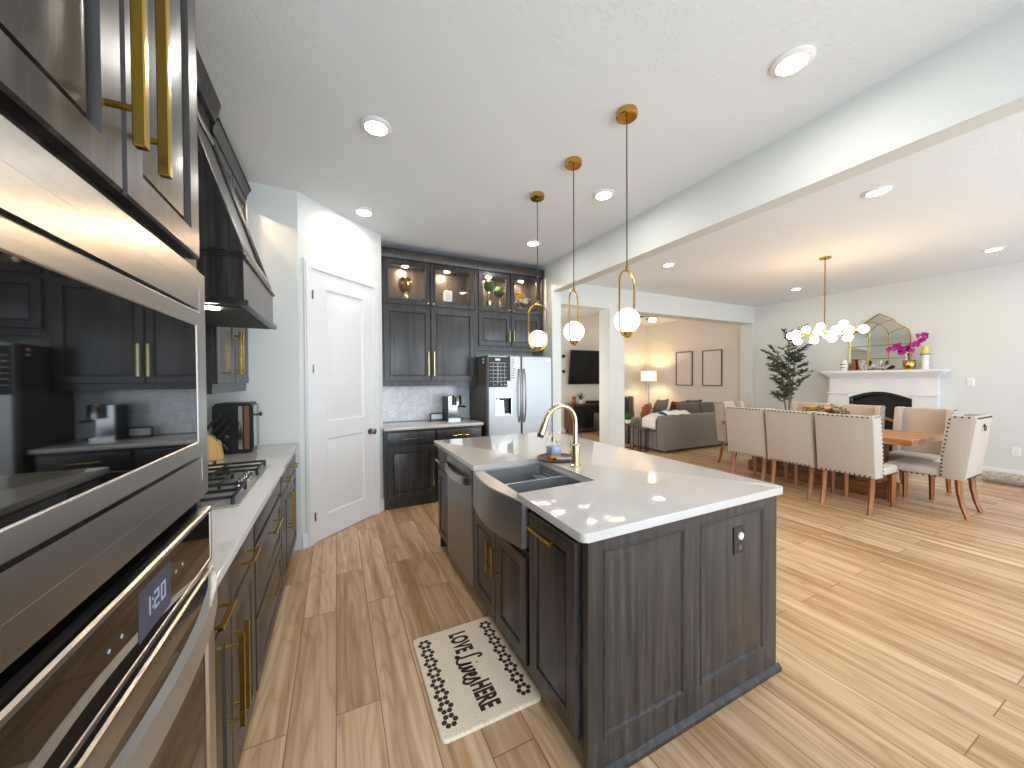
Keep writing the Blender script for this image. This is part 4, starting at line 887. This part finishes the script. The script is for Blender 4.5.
# table flowers
t = thing('flower_centerpiece', 'yellow and white flower centrepiece on the dining table', 'flowers', (6.0, 2.53, .765)); K = Matrix.Translation((6.0, 2.53, .7655))
b = MB(K); b.lathe([(0, 0), (.05, 0), (.075, .08), (.06, .16), (.05, .16), (0, .14)], n=20); part(t, 'bowl', b, M['ceramic'])
R = random.Random(11)
for nm, m, sd, n in (('yellow_blooms', 'yellow', 1, 12), ('white_blooms', 'cream', 2, 14), ('orange_blooms', 'orange', 3, 6)):
    b = MB(K)
    for i in range(n): bloom(b, (R.uniform(-.10, .10), R.uniform(-.17, .17), R.uniform(.17, .25)), .06, i+sd*50)
    part(t, nm, b, M[m])
b = MB(K)
for k in range(4): leafball(b, (R.uniform(-.05, .05), -.18+.12*k, .20), .09, 46, .032, k)
part(t, 'leaves', b, M['leaf'])
# chandelier
XCH = 5.87
t = thing('chandelier', 'brass branch chandelier with glowing opal globes over the dining table', 'chandelier', (XCH, 2.49, ZC))
b = MB(); b.lathe([(0, ZC-.0005), (.065, ZC-.0005), (.065, ZC-.02), (.012, ZC-.026), (0, ZC-.03)], (XCH, 2.49, 0), 24); part(t, 'canopy', b, M['gold'])
b = MB(); b.cyl((XCH, 2.49, ZC-.025), (XCH, 2.49, 2.045), .0085, n=10); b.cyl((XCH, 2.49, 2.545), (XCH, 2.49, 2.575), .012, n=10); part(t, 'stem', b, M['gold'])
b = MB(); b.cyl((XCH, 2.12, 2.045), (XCH, 2.85, 2.045), .010, n=10)
for y in (2.15, 2.33, 2.49, 2.66, 2.82): b.cyl((XCH, y-.018, 2.045), (XCH, y+.018, 2.045), .017, n=12)
arm = part(t, 'branch_bar', b, M['gold'])
GL = [(0, 2.885, 2.048), (.10, 2.75, 2.125), (-.02, 2.795, 1.962), (-.13, 2.76, 2.055), (.06, 2.635, 1.965), (.03, 2.545, 2.136), (.13, 2.52, 2.03), (-.13, 2.51, 2.055), (.02, 2.30, 2.136), (-.03, 2.40, 1.962), (-.13, 2.32, 2.055), (.06, 2.27, 1.962), (-.11, 2.19, 2.04), (.0, 2.095, 2.047), (.13, 2.33, 2.05)]
hub = [2.15, 2.33, 2.49, 2.66, 2.82]
for dx_, y, z in GL:
    h = Vector((XCH, min(hub, key=lambda q_: abs(q_-y)), 2.045)); g = Vector((XCH+dx_, y, z)); d = (g-h); e = h+d*max(0, 1-.055/d.length)
    b = MB(); b.cyl(h, e, .006, n=8); b.cyl(e-d.normalized()*.018, e+d.normalized()*.006, .018, n=12); part(t, 'branch', b, M['gold'])
    b = MB(); b.ball(g, .049, n=20, m=14); part(t, 'globe', b, M['warmglobe'])
# fireplace
t = thing('fireplace', 'white mantel fireplace with arched black firebox opening on the right wall', 'fireplace', (8.4, 2.8, 0))
xw = 8.569
b = MB(); arch = [(2.40, 0), (2.40, 1.09)]+[(2.40+.80*i/16, 1.09+.11*math.sin(PI*i/16)) for i in range(1, 16)]+[(3.20, 1.09), (3.20, 0)]
b.prism([(2.13, 0)]+arch+[(3.49, 0), (3.49, 1.43), (2.13, 1.43)], 0, 8.42, xw); part(t, 'surround', b, M['white'])
b = MB()
for y0, y1 in ((2.12, 2.39), (3.21, 3.50)):
    b = MB(); b.box((8.395, y0, 0), (8.4195, y1, 1.14)); b.box((8.38, y0-.005, 0), (8.394, y1+.005, .16)); b.box((8.375, y0-.012, 1.141), (8.4195, y1+.012, 1.175), .004); part(t, 'pilaster', b, M['white'])

b = MB(); 
for x, d, z0, z1 in ((8.415, .0, 1.431, 1.45), (8.395, .025, 1.4505, 1.475), (8.37, .05, 1.4755, 1.50), (8.345, .075, 1.5005, 1.525), (8.32, .105, 1.5255, 1.57)): b.box((x, 2.13-d, z0), (xw, 3.49+d, z1), .005)
part(t, 'mantel_shelf', b, M['white'])
b = MB(); b.prism([(y, z*.998) for y, z in arch], 0, 8.545, 8.568); part(t, 'firebox', b, M['soot'])
b = MB(); b.tube([(8.44, y, z-.02) for y, z in arch], .014, 8, flat=(.05, .03)); b.box((8.43, 2.42, .60), (8.45, 3.18, .66)); b.box((8.43, 2.42, .98), (8.45, 3.18, 1.02))
part(t, 'fire_surround', b, M['soot'])
b = MB()
for i in range(5): b.tube([(8.48+.015*(i % 2), 2.5+.13*i, .70), (8.49, 2.62+.13*i, .72+.02*(i % 3))], .03, 8)
part(t, 'logs', b, M['bark'])
# mirror
t = thing('arched_mirror', 'gold framed arched window-pane mirror leaning on the mantel', 'mirror', (8.52, 2.85, 1.571))
ym, hwm = 2.847, .39
def top(q): # outline from left to right
    return q
ol = [(-hwm, 0), (-hwm, .57), (-hwm*.93, .67), (-hwm*.72, .735), (-hwm*.55, .79), (-hwm*.45, .86), (-hwm*.2, .93), (0, .985)]
ol = ol+[(-y, z) for y, z in ol[:-1][::-1]]
MXm = Matrix.Translation((8.515, ym, 1.5745)) @ Matrix.Rotation(.04, 4, 'Y')
b = MB(MXm); b.prism([(y, z) for y, z in ol], 0, .004, .012); part(t, 'mirror_glass', b, M['mirror'])
b = MB(MXm); b.tube([(0, y, z+.008 if z == 0 else z) for y, z in ol], .009, 8, True); part(t, 'frame', b, M['gold'])
b = MB(MXm)
for z in (.20, .43): b.tube([(0, -hwm, z), (0, hwm, z)], .006, 6)
for s in (-1, 1):
    y = s*hwm*.33
    b.tube([(0, y, 0.01), (0, y, .57)], .006, 6)
    b.tube([(0, y+(-s)*hwm*.74*(1-math.cos(PI/2*i/8)), .57+.285*math.sin(PI/2*i/8)) for i in range(9)], .006, 6)
    b.tube([(0, y+s*hwm*.50*(1-math.cos(PI/2*i/8)), .57+.13*math.sin(PI/2*i/8)) for i in range(9)], .006, 6)
part(t, 'muntin', b, M['gold'])
# mantel things
zm = 1.5705
t = thing('owl_vase', 'white ceramic patterned vase at the left end of the mantel', 'vase', (8.45, 3.285, zm)); K = Matrix.Translation((8.45, 3.285, zm))
b = MB(K); b.lathe([(0, 0), (.045, 0), (.06, .05), (.056, .13), (.04, .18), (.045, .20), (.035, .20), (0, .14)], n=20); part(t, 'body', b, M['ceramic'])
b = MB(K)
for i in range(10): b.ball((-.056*math.cos(.3*(i % 5)-.6), .056*math.sin(.3*(i % 5)-.6), .06+.055*(i//5)), .009, n=8, m=6)
part(t, 'raised_dots', b, M['slate'])
b = MB(Matrix.Translation((8.46, 3.16, zm))); b.lathe([(0, 0), (.03, 0), (.042, .05), (.03, .12), (.018, .16), (.03, .20), (0, .21)], n=18)
single('bottle_vase', b, M['rust'], 'small brown vase beside the white vase on the mantel', 'vase', (8.46, 3.16, zm))
t = thing('word_sign', 'white script family sign standing on the mantel before the mirror', 'sign', (8.40, 2.86, zm))
FAM = {'f': [(0, .3), (.16, .55), (.24, .95), (.18, 1.1), (.12, .9), (.12, .2), (.08, -.05)], 'f2': [(.0, .5), (.28, .52)], 'a': [(.5, .42), (.4, .5), (.31, .3), (.36, .06), (.5, .3), (.52, .48), (.52, .1), (.62, .12)],
       'm': [(.62, .12), (.66, .45), (.68, .08), (.76, .45), (.82, .4), (.82, .08), (.9, .45), (.97, .4), (.97, .08), (1.06, .15)], 'i': [(1.06, .15), (1.12, .46), (1.12, .1), (1.2, .15)], 'l': [(1.2, .15), (1.34, .8), (1.3, 1.02), (1.25, .8), (1.27, .1), (1.38, .15)],
       'y': [(1.38, .15), (1.42, .45), (1.45, .12), (1.56, .15), (1.62, .48), (1.58, .0), (1.46, -.06), (1.6, .1), (1.78, .4)]}
MS = Matrix.Translation((8.40, 3.03, zm+.024)) @ Matrix.Rotation(-PI/2, 4, 'Z') @ Matrix.Rotation(PI/2, 4, 'X')
b = MB(MS)
for k, pts in FAM.items(): stroke(b, [(x*.205, y*.14) for x, y in pts], .017, .0)
b.box((1.11*.205-.008, .62*.125, -.003), (1.11*.205+.006, .72*.125, .003)); o_ = part(t, 'script_letters', b, M['ceramic'])
sol = o_.modifiers.new('s', 'SOLIDIFY'); sol.thickness = .012
b = MB(MS)
for k, pts in FAM.items(): stroke(b, [(x*.205, y*.14) for x, y in pts], .028, -.014)
q_ = part(t, 'backing', b, M['walnut']); q_.modifiers.new('s', 'SOLIDIFY').thickness = .008
b = MB(); b.box((8.385, 2.66, zm+.001), (8.43, 3.05, zm+.010)); part(t, 'wood_base', b, M['walnut'])
t = thing('orchid', 'magenta orchid in a gold pot on the right of the mantel', 'potted plant', (8.41, 2.43, zm)); K = Matrix.Translation((8.41, 2.43, zm))
b = MB(K); b.lathe([(0, 0), (.05, 0), (.074, .045), (.078, .095), (.066, .15), (.058, .15), (0, .12)], n=24); part(t, 'pot', b, M['gold'])
b = MB(K)
for i in range(7):
    a = i*.9; d = Vector((math.cos(a)*.6-.3, math.sin(a), .15)); e = Vector((-math.sin(a), math.cos(a), 0)); p = Vector((0, 0, .12))
    b.poly([p-e*.012, p+d*.07-e*.028+Vector((0, 0, .02)), p+d*.13, p+d*.07+e*.028+Vector((0, 0, .02)), p+e*.012])
part(t, 'leaves', b, M['leaf'])
s1 = [(0, 0, .11), (-.02, .02, .25), (-.04, .06, .36), (-.06, .13, .385), (-.07, .20, .36)]; s2 = [(0, 0, .11), (-.01, -.03, .26), (-.03, -.07, .40), (-.05, -.14, .50), (-.06, -.21, .53)]
b = MB(K); b.tube(s1, .004, 6); b.tube(s2, .004, 6); part(t, 'stems', b, M['leaf'])
b = MB(K); R = random.Random(2)
for s_ in (s1, s2):
    for i in range(15):
        k = 1.6+2.4*i/14; a_, c_ = s_[int(min(k, 3))], s_[min(int(k)+1, 4)]; f_ = k-int(k) if k < 4 else 1
        p = Vector(a_).lerp(Vector(c_), f_)+Vector((R.uniform(-.035, .01), R.uniform(-.03, .03), R.uniform(-.045, .04)))
        for j in range(5):
            an = j*2*PI/5+R.random(); d = Vector((-.25, math.cos(an), math.sin(an))); e = Vector((0, -math.sin(an), math.cos(an))); b.poly([p, p+d*.026+e*.018, p+d*.042, p+d*.026-e*.018])
part(t, 'blossoms', b, M['petal'])
t = thing('candle_holder', 'white carved candle holder with a yellow pillar candle at the mantel right end', 'candle', (8.45, 2.265, zm)); K = Matrix.Translation((8.45, 2.265, zm))
b = MB(K); b.lathe([(0, 0), (.05, 0), (.05, .02), (.036, .05), (.045, .11), (.036, .18), (.048, .235), (0, .235)], n=20); part(t, 'pedestal', b, M['ceramic'])
b = MB(K); b.lathe([(0, .2355), (.062, .2355), (.064, .245), (0, .245)], n=20); part(t, 'plate', b, M['slate'])
b = MB(K); b.lathe([(0, .2455), (.042, .2455), (.042, .36), (.036, .366), (0, .362)], n=20); b.cyl((0, 0, .36), (0, 0, .38), .002, n=6); part(t, 'candle', b, M['candle'])
# olive tree
OX, OY = 7.98, 3.97
t = thing('olive_tree', 'tall artificial olive tree in the corner left of the fireplace', 'plant', (OX, OY, 0)); K = Matrix.Translation((OX, OY, 0)); R = random.Random(21)
b = MB(K); b.lathe([(0, 0), (.13, 0), (.17, .30), (.175, .32), (.155, .32), (.15, .29), (0, .28)], n=24); part(t, 'planter', b, M['ceramic'])
tr = MB(K); lf = MB(K)
def sprig(p, d, L, n):
    p, d = Vector(p), Vector(d).normalized(); q = p
    pts = [p]
    for i in range(5): d = (d+Vector((R.uniform(-.2, .2), R.uniform(-.2, .2), R.uniform(-.03, .12)))).normalized(); q = q+d*L/5; pts.append(q)
    tr.tube(pts, [.007*(1-i/7) for i in range(6)], 5)
    for i in range(n):
        k = 1+4*i/n; c = pts[int(k)].lerp(pts[min(int(k)+1, 5)], k-int(k)); a = R.uniform(0, 6.28)
        e = Vector((math.cos(a), math.sin(a), R.uniform(-.3, .9))).normalized(); s = e.cross(d).normalized() if e.cross(d).length > .05 else e.orthogonal().normalized(); l = R.uniform(.07, .12)
        lf.poly([c, c+e*l*.45+s*l*.19, c+e*l, c+e*l*.45-s*l*.19])
for a, (dx, dy, h) in enumerate(((-.015, .01, 2.25), (.04, -.04, 1.95), (-.05, .04, 1.85))):
    P_ = [Vector((.02*a, -.03+.03*a, .28))+Vector((dx*(k/6)**1.3*2, dy*(k/6)**1.3*2, (h-.28)*k/6)) for k in range(7)]; tr.tube(P_, [.016-.0018*k for k in range(7)], 7)
    for k in range(13):
        f_ = .42+.56*k/12; q = P_[int(f_*6)].lerp(P_[min(int(f_*6)+1, 6)], f_*6-int(f_*6)); an = R.uniform(0, 6.28)
        sprig(q, (math.cos(an)*.8, math.sin(an), .55), R.uniform(.20, .36)*(1.15-.4*abs(f_-.6)), 34)
for dy, z, L in ((.35, 1.95, .35), (.30, 1.62, .3), (-.30, 1.85, .28), (.0, 2.3, .25)): sprig((0, dy*.25, z-.15), (-.1, dy, .35), L+.02, 34)
part(t, 'trunk', tr, M['bark']); part(t, 'foliage', lf, M['olive'], smooth=0)
# rolled rug by the right baseboard
b = MB(); n = 60; sp = [( .085-.06*i/n) for i in range(n+1)]
pts = [(8.05+sp[i]*math.cos(-i*.33), .088+sp[i]*math.sin(-i*.33)) for i in range(n+1)]; inn = [(8.05+(sp[i]-.009)*math.cos(-i*.33), .088+(sp[i]-.009)*math.sin(-i*.33)) for i in range(n+1)]
b.prism([(x, z) for x, z in pts]+[(x, z) for x, z in inn[::-1]], 1, -.9, 1.60)
single('rolled_rug', b, M['rug'], 'rolled-up beige wool rug lying along the right wall baseboard', 'rug', (8.05, .35, 0))
def plate(name, lab, cat, y, z, w, h):
    t = thing(name, lab, cat, (8.56, y, z)); T = frame((8.5695, y+w/2, z-h/2), (0, -1, 0), (0, 0, 1), (-1, 0, 0))
    b = MB(T); b.rings(w, h, [(0, 0), (0, .004), (.004, .007)]); part(t, 'plate', b, M['chalk']); return t, T
t, T = plate('light_switch', 'white double light switch on the wall right of the fireplace', 'light switch', 1.83, 1.37, .075, .12)
for u in (.012, .04): b = MB(T); b.box((u, .03, .0072), (u+.023, .09, .0105), .001); part(t, 'rocker', b, M['white'])
t, T = plate('wall_outlet', 'white wall outlet low on the right wall above the rolled rug', 'outlet', 1.42, .39, .08, .12)
for v in (.02, .065): b = MB(T); b.box((.025, v, .0072), (.055, v+.033, .009)); part(t, 'socket', b, M['white'])
# ------------------------------------------------------------------ living room
t = thing('sofa', 'grey upholstered sofa with its back to the dining room', 'sofa', (6.62, 5.3, 0))
x0, x1, y0, y1 = 5.60, 7.68, 4.86, 5.78
b = MB(); b.box((x0+.003, y0+.201, .05), (x1-.003, y1, .40), .02, 2); part(t, 'base', b, M['grey'])
b = MB(); b.box((x0, y0, .05), (x1, y0+.20, .72), .03, 3); part(t, 'back', b, M['grey'])
for a in (x0, x1-.20): b = MB(); b.box((a, y0+.201, .4005), (a+.20, y1, .62), .04, 3); part(t, 'arm', b, M['grey'])
n = 3; wv = (x1-x0-.42)/n
for i in range(n):
    a = x0+.21+wv*i
    b = MB(); b.box((a+.004, y0+.202, .4005), (a+wv-.004, y1-.01, .53), .035, 3); part(t, 'seat_cushion', b, M['grey'])
    b = MB(MT := Matrix.Translation((a+wv/2, y0+.30, .73)) @ Matrix.Rotation(-.14, 4, 'X')); hc = .27 if i == 0 else .40; b.cbox((0, 0, -.2+hc/2), (wv-.01, .19, hc), .075, 4); part(t, 'back_cushion', b, M['darkgrey'])
for x in (x0+.08, x1-.08):
    for y in (y0+.08, y1-.08): b = MB(); b.cyl((x, y, 0), (x, y, .0495), .025); part(t, 'foot', b, M['walnut'])
def pillow(lab, mat, loc, rz, s=.42, tilt=.35):
    K = Matrix.Translation(loc) @ Matrix.Rotation(rz, 4, 'Z') @ Matrix.Rotation(tilt, 4, 'X'); b = MB(K); n = 12
    for sg in (1, -1):
        b.grid(lambda u, v: ((u-.5)*s*(1-.10*(1-(2*v-1)**2)), sg*.085*max(0, (1-(2*u-1)**4)*(1-(2*v-1)**4))**.6, (v-.5)*s*(1-.10*(1-(2*u-1)**2))), n, n)
    single('throw_pillow', b, M[mat], lab, 'pillow', loc, 'throw pillows on the sofa')
pillow('rust brown throw pillow at the sofa left end below the floor lamp', 'rust', (5.86, 5.56, .76), .6, .36); pillow('light grey throw pillow behind the white throw on the sofa', 'grey', (6.28, 5.58, .79), .2, .46)
pillow('dark brown throw pillow in the middle of the sofa', 'rust', (6.80, 5.58, .76), -.1, .40); pillow('taupe throw pillow at the right end of the sofa', 'darkgrey', (7.28, 5.56, .76), -.2, .44)
b = MB()                                                 # throw blanket over the left back corner
def drape(u, v):
    x = 5.592+.0*u; s = v*1.05
    X = 5.66+.62*u+.02*math.sin(9*v)
    if s < .30: return (X, 4.853-.004*math.sin(14*u), .45+s*.92+.02*u)
    if s < .62: return (X, 4.853+(s-.30), .728+.012*math.sin(9*u)+.235*min(1, max(0, (s-.50)/.10))*.9)
    return (X, 5.17+(s-.62)*.5, .945-.1*(s-.62)+.008*math.sin(11*u))
b = MB(); b.grid(lambda u, v: (5.588-.004*math.sin(12*v) if u < .2 else 5.588+(u-.2)*.75, 5.08+.34*v, .45+.9*u if u < .2 else .636+.10*min(1, (u-.2)*3)+.005*math.sin(10*u+5*v)), 22, 10)
bw = single('throw_blanket', b, M['white_cloth'], 'white throw blanket draped over the sofa left arm', 'blanket', (5.7, 5.2, .6)); sm = bw.modifiers.new('s', 'SOLIDIFY'); sm.thickness = .012
b = MB(); b.grid(lambda u, v: (5.72+.62*u+.02*math.sin(8*v), 4.87+.19*v, .735+.055*min(1, max(0, (v-.22)/.3))+.008*math.sin(13*u)), 24, 14)
bw = single('throw_blanket', b, M['white_cloth'], 'white throw spread along the top of the sofa back cushions', 'blanket', (6.2, 5.0, .74)); sm = bw.modifiers.new('s', 'SOLIDIFY'); sm.thickness = .012
# nesting side tables
def side_table(lab, x, y, r, h, m):
    t = thing('side_table', lab, 'side table', (x, y, 0), 0, 'round nesting side tables'); K = Matrix.Translation((x, y, 0))
    b = MB(K); b.lathe([(0, h-.03), (r, h-.03), (r+.004, h-.015), (r, h), (0, h)], n=32); part(t, 'tabletop', b, M[m])
    for i in range(6): a = PI/3*i+.3; b = MB(K); b.cyl((.86*r*math.cos(a), .86*r*math.sin(a), .012), (.86*r*math.cos(a), .86*r*math.sin(a), h-.031), .008, n=8); part(t, 'leg', b, M['black'])
    b = MB(K); b.tube([(.86*r*math.cos(2*PI*i/28), .86*r*math.sin(2*PI*i/28), .006) for i in range(28)], .006, 6, True); part(t, 'foot_ring', b, M['black'])
side_table('taller round wood-top side table holding the boxwood plant', 5.37, 5.62, .155, .53, 'walnut'); side_table('lower round wood-top side table beside the sofa arm', 5.48, 5.28, .11, .465, 'walnut')
t = thing('boxwood_plant', 'small green boxwood ball in a white pot on the side table', 'potted plant', (5.40, 5.62, .5305)); K = Matrix.Translation((5.40, 5.62, .5305))
b = MB(K); b.lathe([(0, 0), (.05, 0), (.065, .07), (.055, .07), (0, .06)], n=18); part(t, 'pot', b, M['ceramic'])
b = MB(K); b.ball((0, 0, .13), .068, n=12, m=8); leafball(b, (0, 0, .13), .078, 220, .018, 4); part(t, 'foliage', b, M['moss'])
b = MB(); b.box((5.76, 5.98, .0), (6.12, 6.34, .44), .02, 2); single('ottoman', b, M['brownbox'], 'brown leather cube ottoman behind the side tables', 'ottoman', (5.94, 6.16, 0))
t = thing('armchair', 'black leather armchair half hidden behind the white column', 'armchair', (6.3, 7.0, 0)); K = Matrix.Translation((6.32, 7.1, 0)) @ Matrix.Rotation(.5, 4, 'Z')
b = MB(K); b.box((-.33, -.3, .16), (.33, .34, .42), .03, 2); part(t, 'seat', b, M['leather'])
b = MB(K); b.box((-.33, -.44, .16), (.33, -.301, 1.0), .04, 3); part(t, 'backrest', b, M['leather'])
for s in (-1, 1): b = MB(K); b.box((s*.331, -.42, .16), (s*.44, .34, .60), .03, 2); part(t, 'arm', b, M['leather'])
for s in (-.34, .34):
    for y in (-.36, .28): b = MB(K); b.cyl((s, y, 0), (s, y, .159), .02); part(t, 'leg', b, M['legwood'])
# lamp on a small round table in the far corner
LX, LY = 8.08, 7.58
t = thing('corner_table', 'small round walnut table under the floor lamp in the far corner', 'side table', (LX, LY, 0)); K = Matrix.Translation((LX, LY, 0))
b = MB(K); b.lathe([(0, .585), (.20, .585), (.20, .605), (0, .605)], n=28); part(t, 'tabletop', b, M['walnut'])
b = MB(K); b.lathe([(0, 0), (.15, 0), (.15, .02), (.03, .03), (.025, .5845), (0, .5845)], n=20); part(t, 'pedestal', b, M['black'])
t = thing('table_lamp', 'tall lamp with glowing drum shade by the far living room corner', 'lamp', (LX, LY, .6055)); K = Matrix.Translation((LX, LY, .6055))
b = MB(K); b.lathe([(0, 0), (.08, 0), (.08, .012), (.014, .02), (.010, .03), (.010, .86), (0, .86)], n=20); part(t, 'stem', b, M['nickel'])
b = MB(K); b.lathe([(.21, .77), (.21, 1.05)], n=36); bmesh.ops.delete(b.bm, geom=[f for f in b.bm.faces if len(f.verts) > 4], context='FACES_ONLY'); part(t, 'lamp_shade', b, M['shade'])
bl = bpy.data.lights.new('lamp_bulb', 'POINT'); bl.energy = BULB; bl.color = (1, .68, .36); bl.shadow_soft_size = .05; bo = bpy.data.objects.new('lamp_bulb', bl); C.objects.link(bo); bo.location = (LX, LY, 1.54)
def picture(lab, ya, yb, z0, z1):
    t = thing('framed_print', lab, 'picture', (8.56, (ya+yb)/2, (z0+z1)/2), 0, 'framed prints on the living room wall'); T = frame((8.569, yb, z0), (0, -1, 0), (0, 0, 1), (-1, 0, 0)); w, h = yb-ya, z1-z0
    b = MB(T); b.rings(w, h, [(0, 0), (0, .03), (.02, .03), (.02, .012)], False); part(t, 'frame', b, M['artframe'])
    b = MB(T); b.box((.018, .018, 0), (w-.018, h-.018, .014)); part(t, 'print', b, M['art'])
picture('left tall pale framed print on the living room wall', 6.52, 7.04, 1.25, 2.17); picture('right tall pale framed print nearer the sofa end', 5.70, 6.23, 1.25, 2.16)
# television and console on the far wall
t = thing('television', 'black wall-mounted television tilted forward on the far living room wall', 'television', (6.35, 8.1, 1.8)); K = Matrix.Translation((6.38, 8.06, 1.30)) @ Matrix.Rotation(.13, 4, 'X')
b = MB(K); b.box((-.76, -.02, 0), (.76, .02, .93), .006); part(t, 'housing', b, M['black'])
b = MB(K); b.box((-.745, -.0215, .02), (.745, -.0202, .915)); part(t, 'screen', b, M['screen'])
b = MB(); b.box((6.2, 8.075, 1.5), (6.55, 8.149, 1.75)); part(t, 'wall_bracket', b, M['black'])
for z, lab in ((2.06, 'upper round black wall hook left of the television'), (1.65, 'lower round black wall hook left of the television')):
    b = MB(); b.lathe([(0, 0), (.05, 0), (.04, .03), (0, .035)], (5.53, 8.1495, z), 16, Matrix.Rotation(PI/2, 4, 'X')); single('wall_hook', b, M['black'], lab, 'wall hook', (5.53, 8.14, z), 'round black wall hooks')
t = thing('media_console', 'dark wood media console with glass doors below the television', 'console', (6.3, 7.9, 0))
b = MB(); b.box((5.52, 7.70, .74), (7.10, 8.10, .78), .004).box((5.52, 7.70, .10), (7.10, 8.10, .14)).box((5.52, 7.70, .1405), (5.56, 8.10, .7395)).box((7.06, 7.70, .1405), (7.10, 8.10, .7395)).box((5.5605, 8.08, .1405), (7.0595, 8.10, .7395)); part(t, 'body', b, M['walnut'])
for i in range(4):
    b = MB(F_my(5.565+.3735*i, 7.72, .145)); b.rings(.37, .59, [(0, 0), (0, .018), (.035, .018), (.035, .004)], False, False); b.box((.03, .03, .002), (.34, .56, .006)); part(t, 'door', b, M['slate'])
for x in (5.57, 7.04):
    for y in (7.75, 8.05): b = MB(); b.box((x-.025, y-.025, 0), (x+.025, y+.025, .0995)); part(t, 'leg', b, M['walnut'])
b = MB(Matrix.Translation((5.655, 7.85, .7805))); b.lathe([(0, 0), (.05, 0), (.07, .06), (.045, .12), (.06, .17), (.03, .20), (0, .20)], n=20); single('wood_vase', b, M['legwood'], 'turned wooden vase at the left end of the media console', 'vase', (5.655, 7.85, .7805))
t = thing('agave_plant', 'spiky dark plant in a white pot on the media console', 'potted plant', (5.92, 7.92, .7805)); K = Matrix.Translation((5.92, 7.92, .7805))
b = MB(K); b.lathe([(0, 0), (.055, 0), (.07, .10), (.06, .10), (0, .09)], n=18); part(t, 'pot', b, M['ceramic'])
b = MB(K)
for i in range(14):
    a = i*2.4; tl = .25+.05*i; d = Vector((math.cos(a)*math.sin(tl), math.sin(a)*math.sin(tl), math.cos(tl))); e = d.cross(Vector((0, 0, 1))).normalized(); p = Vector((0, 0, .09)); b.poly([p-e*.012, p+d*.12-e*.014, p+d*.25, p+d*.12+e*.014, p+e*.012])
part(t, 'leaves', b, M['leaf'])
b = MB(); b.box((6.05, 7.78, .7805), (6.95, 7.87, .85), .01, 2); single('soundbar', b, M['black'], 'long black soundbar on the media console below the television', 'soundbar', (6.5, 7.82, .7805))
# ceiling fan
FX, FY = 7.05, 6.5
t = thing('ceiling_fan', 'brown bladed ceiling fan in the living room behind the nearest pendant globe', 'ceiling fan', (FX, FY, 3.48)); K = Matrix.Translation((FX, FY, 0))
b = MB(K); b.lathe([(0, 3.478), (.06, 3.478), (.06, 3.44), (.012, 3.42), (.012, 3.07), (.09, 3.06), (.10, 3.0), (.09, 2.94), (.05, 2.92), (0, 2.92)], n=24); part(t, 'motor', b, M['champ'])
for i in range(5):
    a = 2*PI*i/5-.35; T = K @ Matrix.Translation((0, 0, 3.0)) @ Matrix.Rotation(a, 4, 'Z') @ Matrix.Rotation(.2, 4, 'X'); b = MB(T); b.box((.085, -.02, -.003), (.2, .02, .003)); b.prism([(.2, -.05), (.62, -.07), (.66, 0), (.62, .07), (.2, .05)], 2, -.004, .004); part(t, 'blade', b, M['fan'])
b = MB(K); b.lathe([(0, 2.84), (.06, 2.85), (.085, 2.89), (.085, 2.919), (0, 2.919)], n=20); part(t, 'light_kit', b, M['warmglobe'])
